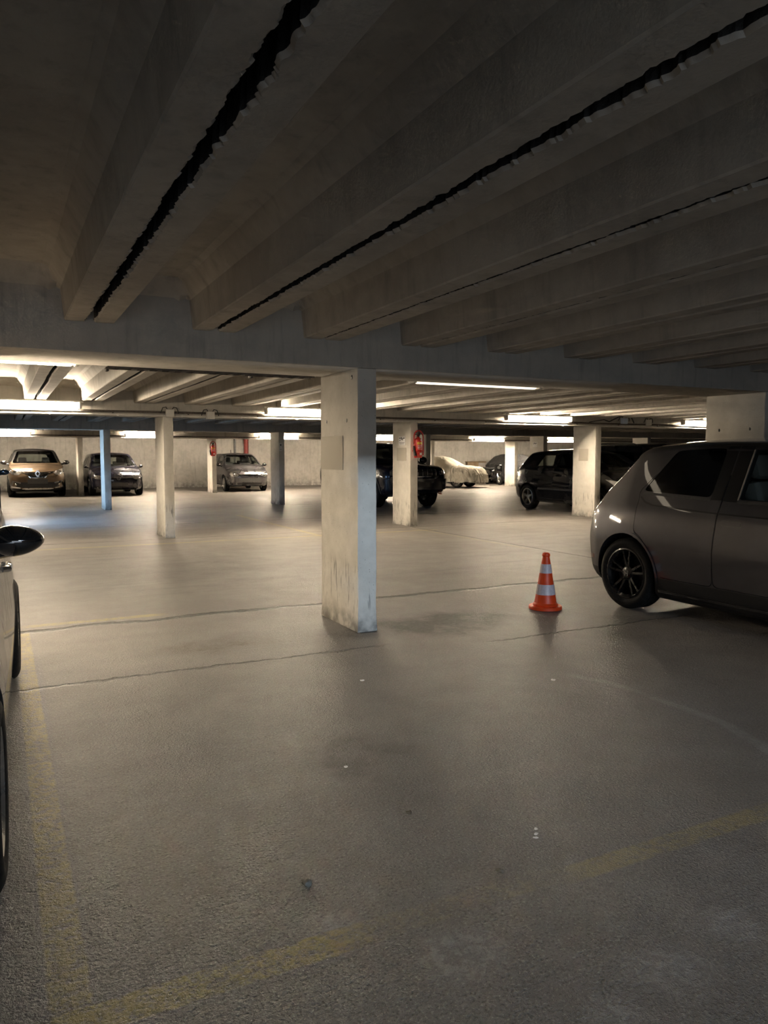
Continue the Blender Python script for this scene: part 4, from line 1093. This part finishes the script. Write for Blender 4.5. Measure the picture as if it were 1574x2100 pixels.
# black estate with roof rails behind the black hatchback
L = 4.55
sp = dict(L=L, W=1.84, H=1.68, ur=.9, uf=3.6, R=.34, tw=.22, paint=paint('black_estate', (.006, .006, .007), None, .1, .28),
    zc=hatch_zc(L, 1.68, [(0, .7), (.03, .95), (.10, 1.08), (.2, 1.32), (.32, 1.50)], .42, 1.9, 1.05, 1.12, .92),
    zb=[(0, 1.0), (.6, 1.08), (1.5, 1.06), (3.3, 1.02), (L, .86)], cabin=(.42, 3.3), side='L',
    side_windows=[('rw', [(.6, 1.16), (.75, 1.46), (1.85, 1.5), (1.85, 1.12)], .05, M['privacy']), ('fw', [(1.98, 1.12), (1.98, 1.5), (2.45, 1.48), (3.1, 1.1)], .05, M['dglass'])],
    windscreen=[(.72, 1.16), (.58, 1.50)], rear_window=[(.62, 1.12), (.52, 1.48)], rw_mat=M['privacy'],
    skin=[('tail_lamp', 'B', [(.60, .90), (.60, 1.02), (.72, 1.04), (.74, .9)], .02, M['tail'], dict(two=True)), ('rear_plate', 'B', [(-.26, .76), (-.26, .87), (.26, .87), (.26, .76)], .01, M['plate'], {})],
    spokes=(5, .06, 'double'), seat_u=2.2)
root, S_, XO_, _ = make_car('estate_car', sp, 'black estate with silver roof rails seen over the black hatchback', (15.3, 13.7 + L / 2, 0), PI / 2)
for s in (-1, 1):
    bm = bmesh.new(); P = []
    for i in range(13):
        u = .75 + 1.9 * i / 12; l, nn = S_.cast((u + XO_, s * .56, 4), (0, 0, -1)); P.append((l.x, l.y, l.z + (.045 if 0 < i < 12 else -.005)))
    tube(bm, P, .016, 8); obj('roof_rail', bm, M['chrome'], root)

# white small car at the left edge
L = 3.85
sp = dict(L=L, W=1.70, H=1.49, ur=.62, uf=3.12, R=.305, tw=.195, ns=90, paint=paint('pearl_white', (.80, .73, .67), (.77, .70, .64), 0, .28),
    zc=hatch_zc(L, 1.49, [(0, .62), (.03, .82), (.10, 1.0), (.22, 1.2), (.36, 1.36)], .46, 1.65, .85, 1.04, .86),
    zb=[(0, .9), (.6, 1.0), (1.5, .97), (2.9, .93), (L, .78)], cabin=(.45, 2.95), side='L', zm=.50, sill=.012, inset=.0,
    side_windows=[('rw', [(.85, 1.06), (1.0, 1.33), (1.45, 1.37), (1.45, 1.03)], .05, M['dglass']), ('fw', [(1.58, 1.03), (1.58, 1.37), (2.1, 1.35), (2.65, 1.0)], .05, M['dglass'])],
    windscreen=[(.66, 1.07), (.53, 1.385)], rear_window=[(.52, 1.07), (.44, 1.34)],
    doors=[('rd', [(.84, 1.0), (.86, .72), (.98, .5), (1.02, .28), (1.5, .28), (1.5, 1.405), (1.0, 1.37)], 'rw'), ('fd', [(1.504, .28), (2.6, .28), (2.7, .6), (2.74, .95), (2.3, 1.29), (2.1, 1.40), (1.504, 1.405)], 'fw')],
    handles=[('rd', (1.12, .83, .16, .035)), ('fd', (1.72, .83, .16, .035))], handle_mat=M['chrome'],
    skin=[front_lights([(.50, .62), (.56, .74), (.74, .76), (.78, .66), (.66, .60)]), ('grille', 'F', [(-.4, .34), (-.45, .5), (.45, .5), (.4, .34)], .04, M['plastic'], {})],
    spokes=(5, .06, 'double'), seat_u=1.8, mirror=(2.36, 1.02, .20, .125), mirror_gap=-.006)
make_car('compact_car', sp, 'white compact car at the left edge with black door mirror', (-.825, 2.64 + (sp['uf'] - L / 2), 0), A90 - math.radians(2.2))

# dark car cut by the left picture edge, further back
L = 4.2
sp = dict(L=L, W=1.78, H=1.46, ur=.75, uf=3.36, R=.32, tw=.21, paint=paint('anthracite', (.02, .02, .022), None, .4, .3),
    zc=hatch_zc(L, 1.46, [(0, .62), (.03, .82), (.12, 1.0), (.3, 1.22), (.45, 1.36)], .58, 1.8, .95, 1.0, .80),
    zb=[(0, .9), (.6, 1.0), (1.5, .98), (3.1, .93), (L, .74)], cabin=(.5, 3.1), side='L',
    side_windows=[('rw', [(.9, 1.05), (1.1, 1.3), (1.6, 1.33), (1.6, 1.02)], .05, M['dglass']), ('fw', [(1.72, 1.02), (1.72, 1.33), (2.2, 1.32), (2.85, 1.0)], .05, M['dglass'])],
    windscreen=[(.68, 1.04), (.54, 1.35)], rear_window=[(.52, 1.07), (.44, 1.31)], skin=[front_lights([(.56, .58), (.6, .70), (.82, .72), (.82, .60)])],
    spokes=(5, .06, 'single'), seat_u=1.9, mirror=(2.9, 1.0, .2, .13))
make_car('hatchback_car', sp, 'dark car sliver at the left picture edge above the black mirror', (-.87, 17.45 + L / 2, 0), A90)

# covered cars
def resample(P, n):
    d = [0.0]
    for a, b in zip(P, P[1:]): d.append(d[-1] + math.hypot(b[0] - a[0], b[1] - a[1]))
    return [(float(np.interp(d[-1] * i / n, d, [p[0] for p in P])), float(np.interp(d[-1] * i / n, d, [p[1] for p in P]))) for i in range(n + 1)]
def covered(name, label, L, W, H, zc, zb, loc, rz, mat, hem, tires):
    h = W / 2; fz = pchip(zc); fb = pchip(zb)
    fw = pchip([(0, .80 * h), (.06, .9 * h), (.3, .98 * h), (L * .5, h), (L - .4, .97 * h), (L - .12, .88 * h), (L, .74 * h)])
    bm = bmesh.new(); ns = 90; rings = []; rnd = random.Random(3)
    us = [L * .5 * (1 - math.cos(PI * i / ns)) for i in range(ns + 1)]
    for u in us:
        zc_, w = fz(u), fw(u); zb_ = min(fb(u), zc_ - .05); wt = max(w - .06 - (zc_ - zb_) * .42, .45 * h)
        hz = hem + .02 * math.sin(u * 9) + .012 * math.sin(u * 23)
        hp = fillet([(w + .03, hz), (w + .015, zb_ * .6), (w - .02, zb_), (wt, zc_ - .06), (wt * .5, zc_ - .01), (0, zc_)], [0, .2, .14, .16, .3, 0], 5)
        hp = resample(hp, 24)
        m = len(hp); full = hp + [(-y, z) for y, z in hp[-2::-1]]
        row = []
        for k, (y, z) in enumerate(full):
            d = max(0, 1 - (z - hz) / .75)                       # folds deepen towards the hem
            f = (.034 * math.sin(u * 6.3 + z * 6) + .024 * math.sin(u * 13.7 - z * 10 + 1) + .015 * math.sin(u * 27 + z * 16)) * d + .006 * math.sin(u * 11 + y * 7)
            row.append(bm.verts.new((u - L / 2, y + (f if y > 0 else -f), z + .008 * math.sin(u * 13 + y * 9) * (1 if k not in (0, len(full) - 1) else 0))))
        rings.append(row)
    n = len(rings[0])
    for A, B_ in zip(rings, rings[1:]):
        for k in range(n - 1): bm.faces.new((A[k], A[k + 1], B_[k + 1], B_[k]))
    for R_ in (rings[0], rings[-1]):
        for k in range(n // 2): 
            try: bm.faces.new((R_[k], R_[k + 1], R_[n - k - 2], R_[n - k - 1]))
            except ValueError: pass
    bmesh.ops.remove_doubles(bm, verts=bm.verts, dist=1e-4)
    t = empty(name, loc, rz); tag(t, label, 'covered car')
    c = obj('cover', bm, mat, t, 60)
    md = c.modifiers.new('sub', 'SUBSURF'); md.levels = md.render_levels = 1
    bm = bmesh.new(); bx(bm, (-L / 2 + .2, -h + .12, .2), (L / 2 - .2, h - .12, .5), .08); obj('underbody', bm, M['plastic'], t)
    for u in tires:
        for s in (-1, 1):
            w = obj('wheel', wheel_mesh(.3, .2, .18), M['rubber'], t, 40); w.location = (u - L / 2, s * (h - .20), .3)
            if s < 0: w.rotation_euler = (0, 0, PI)
            obj('rim', rim_mesh(.2, .18, 8, .03, 'steel'), M['steel'], w)
def cloth(name, c):
    B = NB(name); v = B.obj(); x, y, z = B.xyz(v)
    n1 = B.noise(B.scl(v, (1.0, 1.0, .6)), 1.9, 2, .45, 1.0); n2 = B.noise(B.scl(v, (1.4, 1.4, .6)), 6.5, 2, .5, .8)
    r1 = B.ma('ABSOLUTE', B.ma('SUBTRACT', n1, .5)); r2 = B.ma('ABSOLUTE', B.ma('SUBTRACT', n2, .5))
    h = B.ma('ADD', B.ramp(r1, 0, .12), B.ma('MULTIPLY', B.ramp(r2, 0, .12), .22))
    B.put(B.b.inputs['Base Color'], B.mix(B.ramp(B.noise(v, 2.5, 4), .35, .65), c, tuple(k * .86 for k in c)))
    B.b.inputs['Roughness'].default_value = .9; B.b.inputs['Specular IOR Level'].default_value = .2
    B.bump(B.ma('MULTIPLY', h, B.ramp(z, .3, 1.2, 1, .35)), .9, .07)
    return B.m
cream = cloth('cream_cloth', (.45, .42, .355)); gcloth = cloth('grey_cloth', (.13, .13, .135))
L = 4.0
hd = math.radians(-61)
nose = Vector((18.42, 26.9, 0)); cdir = Vector((math.cos(hd), math.sin(hd), 0)); cc = nose - cdir * (L / 2)
covered('covered_car', 'small car under a cream cloth cover beside the dark blue off-road car', L, 1.56, 1.38,
    [(0, .55), (.08, .74), (.4, .92), (.9, 1.20), (1.4, 1.34), (2.0, 1.36), (2.45, 1.24), (2.8, 1.04), (3.1, .97), (3.6, .93), (3.88, .86), (L, .62)],
    [(0, .6), (1, .8), (3, .78), (L, .6)], (cc.x, cc.y, 0), hd, cream, .24, (.75, 3.1))
L = 4.2
covered('covered_car', 'car under a dark grey cloth cover behind the right rear pillar', L, 1.72, 1.5,
    [(0, .6), (.1, .85), (.5, 1.1), (.9, 1.38), (1.5, 1.47), (2.3, 1.45), (2.8, 1.2), (3.2, 1.0), (3.8, .88), (4.1, .7), (L, .45)],
    [(0, .7), (1, .9), (3, .85), (L, .65)], (22.95, 30.65, 0), math.radians(-97), gcloth, .12, (.75, 3.4))
# wooden cabinet and an engine block between the two covered cars
t = empty('wooden_crate', (21.3, 31.7, 0), math.radians(-25)); tag(t, 'brown wooden cabinet with grey side standing between the covered cars', 'crate')
wood = pmat('crate_wood', (.19, .13, .07), .3, 6, .7); gp = pmat('crate_panel', (.30, .29, .27), .15, 6, .7)
bm = bmesh.new(); bx(bm, (-.45, -.35, .06), (.45, .35, 1.05), .02); obj('body', bm, wood, t)
bm = bmesh.new(); bx(bm, (-.48, -.38, 1.05), (.48, .38, 1.09), .01); obj('top_board', bm, wood, t)
bm = bmesh.new(); bx(bm, (.10, -.362, .08), (.44, -.345, 1.03), .006); obj('side_panel', bm, gp, t)
bm = bmesh.new(); [bx(bm, (sx - .06, -.3, 0), (sx + .06, .3, .06)) for sx in (-.35, .35)]; obj('foot', bm, wood, t)
t = empty('motor_scooter', (21.05, 29.75, 0), math.radians(-95)); tag(t, 'dark motor scooter front end beside the grey car cover', 'motor scooter')
bm = wheel_mesh(.25, .17, .11, 32); w = obj('wheel', bm, M['rubber'], t); w.location = (.55, 0, .25)
obj('rim', rim_mesh(.17, .11, 5, .04, 'single'), M['alloy'], w)
bm = wheel_mesh(.25, .17, .11, 32); w = obj('wheel', bm, M['rubber'], t); w.location = (-.6, 0, .25)
bm = bmesh.new(); tube(bm, [(.55, -.08, .25), (.42, -.08, .6), (.32, -.05, .9)], .022); tube(bm, [(.55, .08, .25), (.42, .08, .6), (.32, .05, .9)], .022); obj('fork', bm, M['chrome'], t)
bm = bmesh.new(); bx(bm, (.30, -.2, .45), (.46, .2, .98), .07); bx(bm, (-.2, -.16, .26), (.35, .16, .34), .03); bx(bm, (-.85, -.17, .42), (-.15, .17, .72), .09); obj('fairing', bm, M['gloss'], t)
bm = bmesh.new(); bx(bm, (-.85, -.15, .72), (-.1, .15, .82), .04); obj('seat', bm, M['seat'], t)
bm = bmesh.new(); tube(bm, [(.18, -.34, 1.0), (.30, -.15, 1.03), (.30, .15, 1.03), (.18, .34, 1.0)], .018); obj('handlebar', bm, M['plastic'], t)
bm = bmesh.new(); lathe(bm, [(.02, .40), (.085, .41), (.09, .45), (.07, .48), (.01, .485)], 20, 'X', (0, 0, .82)); obj('headlight', bm, M['lamp'], t)

# ------------------------------------------------------------------ daylight through an unseen opening, added cool lights out of view, world
def area(name, loc, rot, sx, sy, energy, color):
    l = bpy.data.lights.new(name, 'AREA'); l.shape = 'RECTANGLE'; l.size = sx; l.size_y = sy; l.energy = energy; l.color = color
    o = bpy.data.objects.new(name, l); COL.objects.link(o); o.location = loc; o.rotation_euler = rot
    return o
o = area('unseen_cool_strip', (2.3, -6.3, 2.44), (PI / 2 - .06, 0, 0), 3.0, .14, 200, (.66, .82, 1.0)); o.data.spread = math.radians(48)  # unseen light behind the camera, added to cool the near pillar's narrow face
def aim(o, t): o.rotation_euler = (Vector(t) - o.location).to_track_quat('-Z', 'Y').to_euler()
o = area('unseen_cool_side', (-.30, 20.5, 1.95), (0, 0, 0), .15, .5, 60, (.42, .68, 1.0)); aim(o, (2.35, 20.4, .75)); o.data.spread = math.radians(84)  # unseen blue light without a fixture, placed to tint one pillar's side
o = area('unseen_cool_down', (-.75, 16.6, 2.15), (0, 0, 0), 1.2, .3, 175, (.36, .62, 1.0)); aim(o, (.6, 17.0, 0)); o.data.spread = math.radians(105)  # second unseen blue light, added to tint the floor at the left
area('daylight_ramp', (-.5, Y0 - .15, 1.05), (PI / 2, 0, 0), 5.8, 2.0, 170, (.80, .89, 1.0))
w = bpy.data.worlds.new('world'); SC.world = w; w.use_nodes = True
w.node_tree.nodes['Background'].inputs[0].default_value = (.5, .6, .8, 1); w.node_tree.nodes['Background'].inputs[1].default_value = .0

vs = SC.view_settings; vs.view_transform = 'Standard'; vs.look = 'None'; vs.gamma = 1; vs.exposure = -0.6; vs.use_curve_mapping = False
cy = SC.cycles
cy.use_denoising = True; cy.max_bounces = 6; cy.diffuse_bounces = 4; cy.glossy_bounces = 3; cy.transmission_bounces = 3; cy.transparent_max_bounces = 10
cy.use_adaptive_sampling = True; cy.adaptive_threshold = .04; cy.adaptive_min_samples = 12; cy.time_limit = 850
cy.caustics_reflective = False; cy.caustics_refractive = False; cy.sample_clamp_indirect = 6
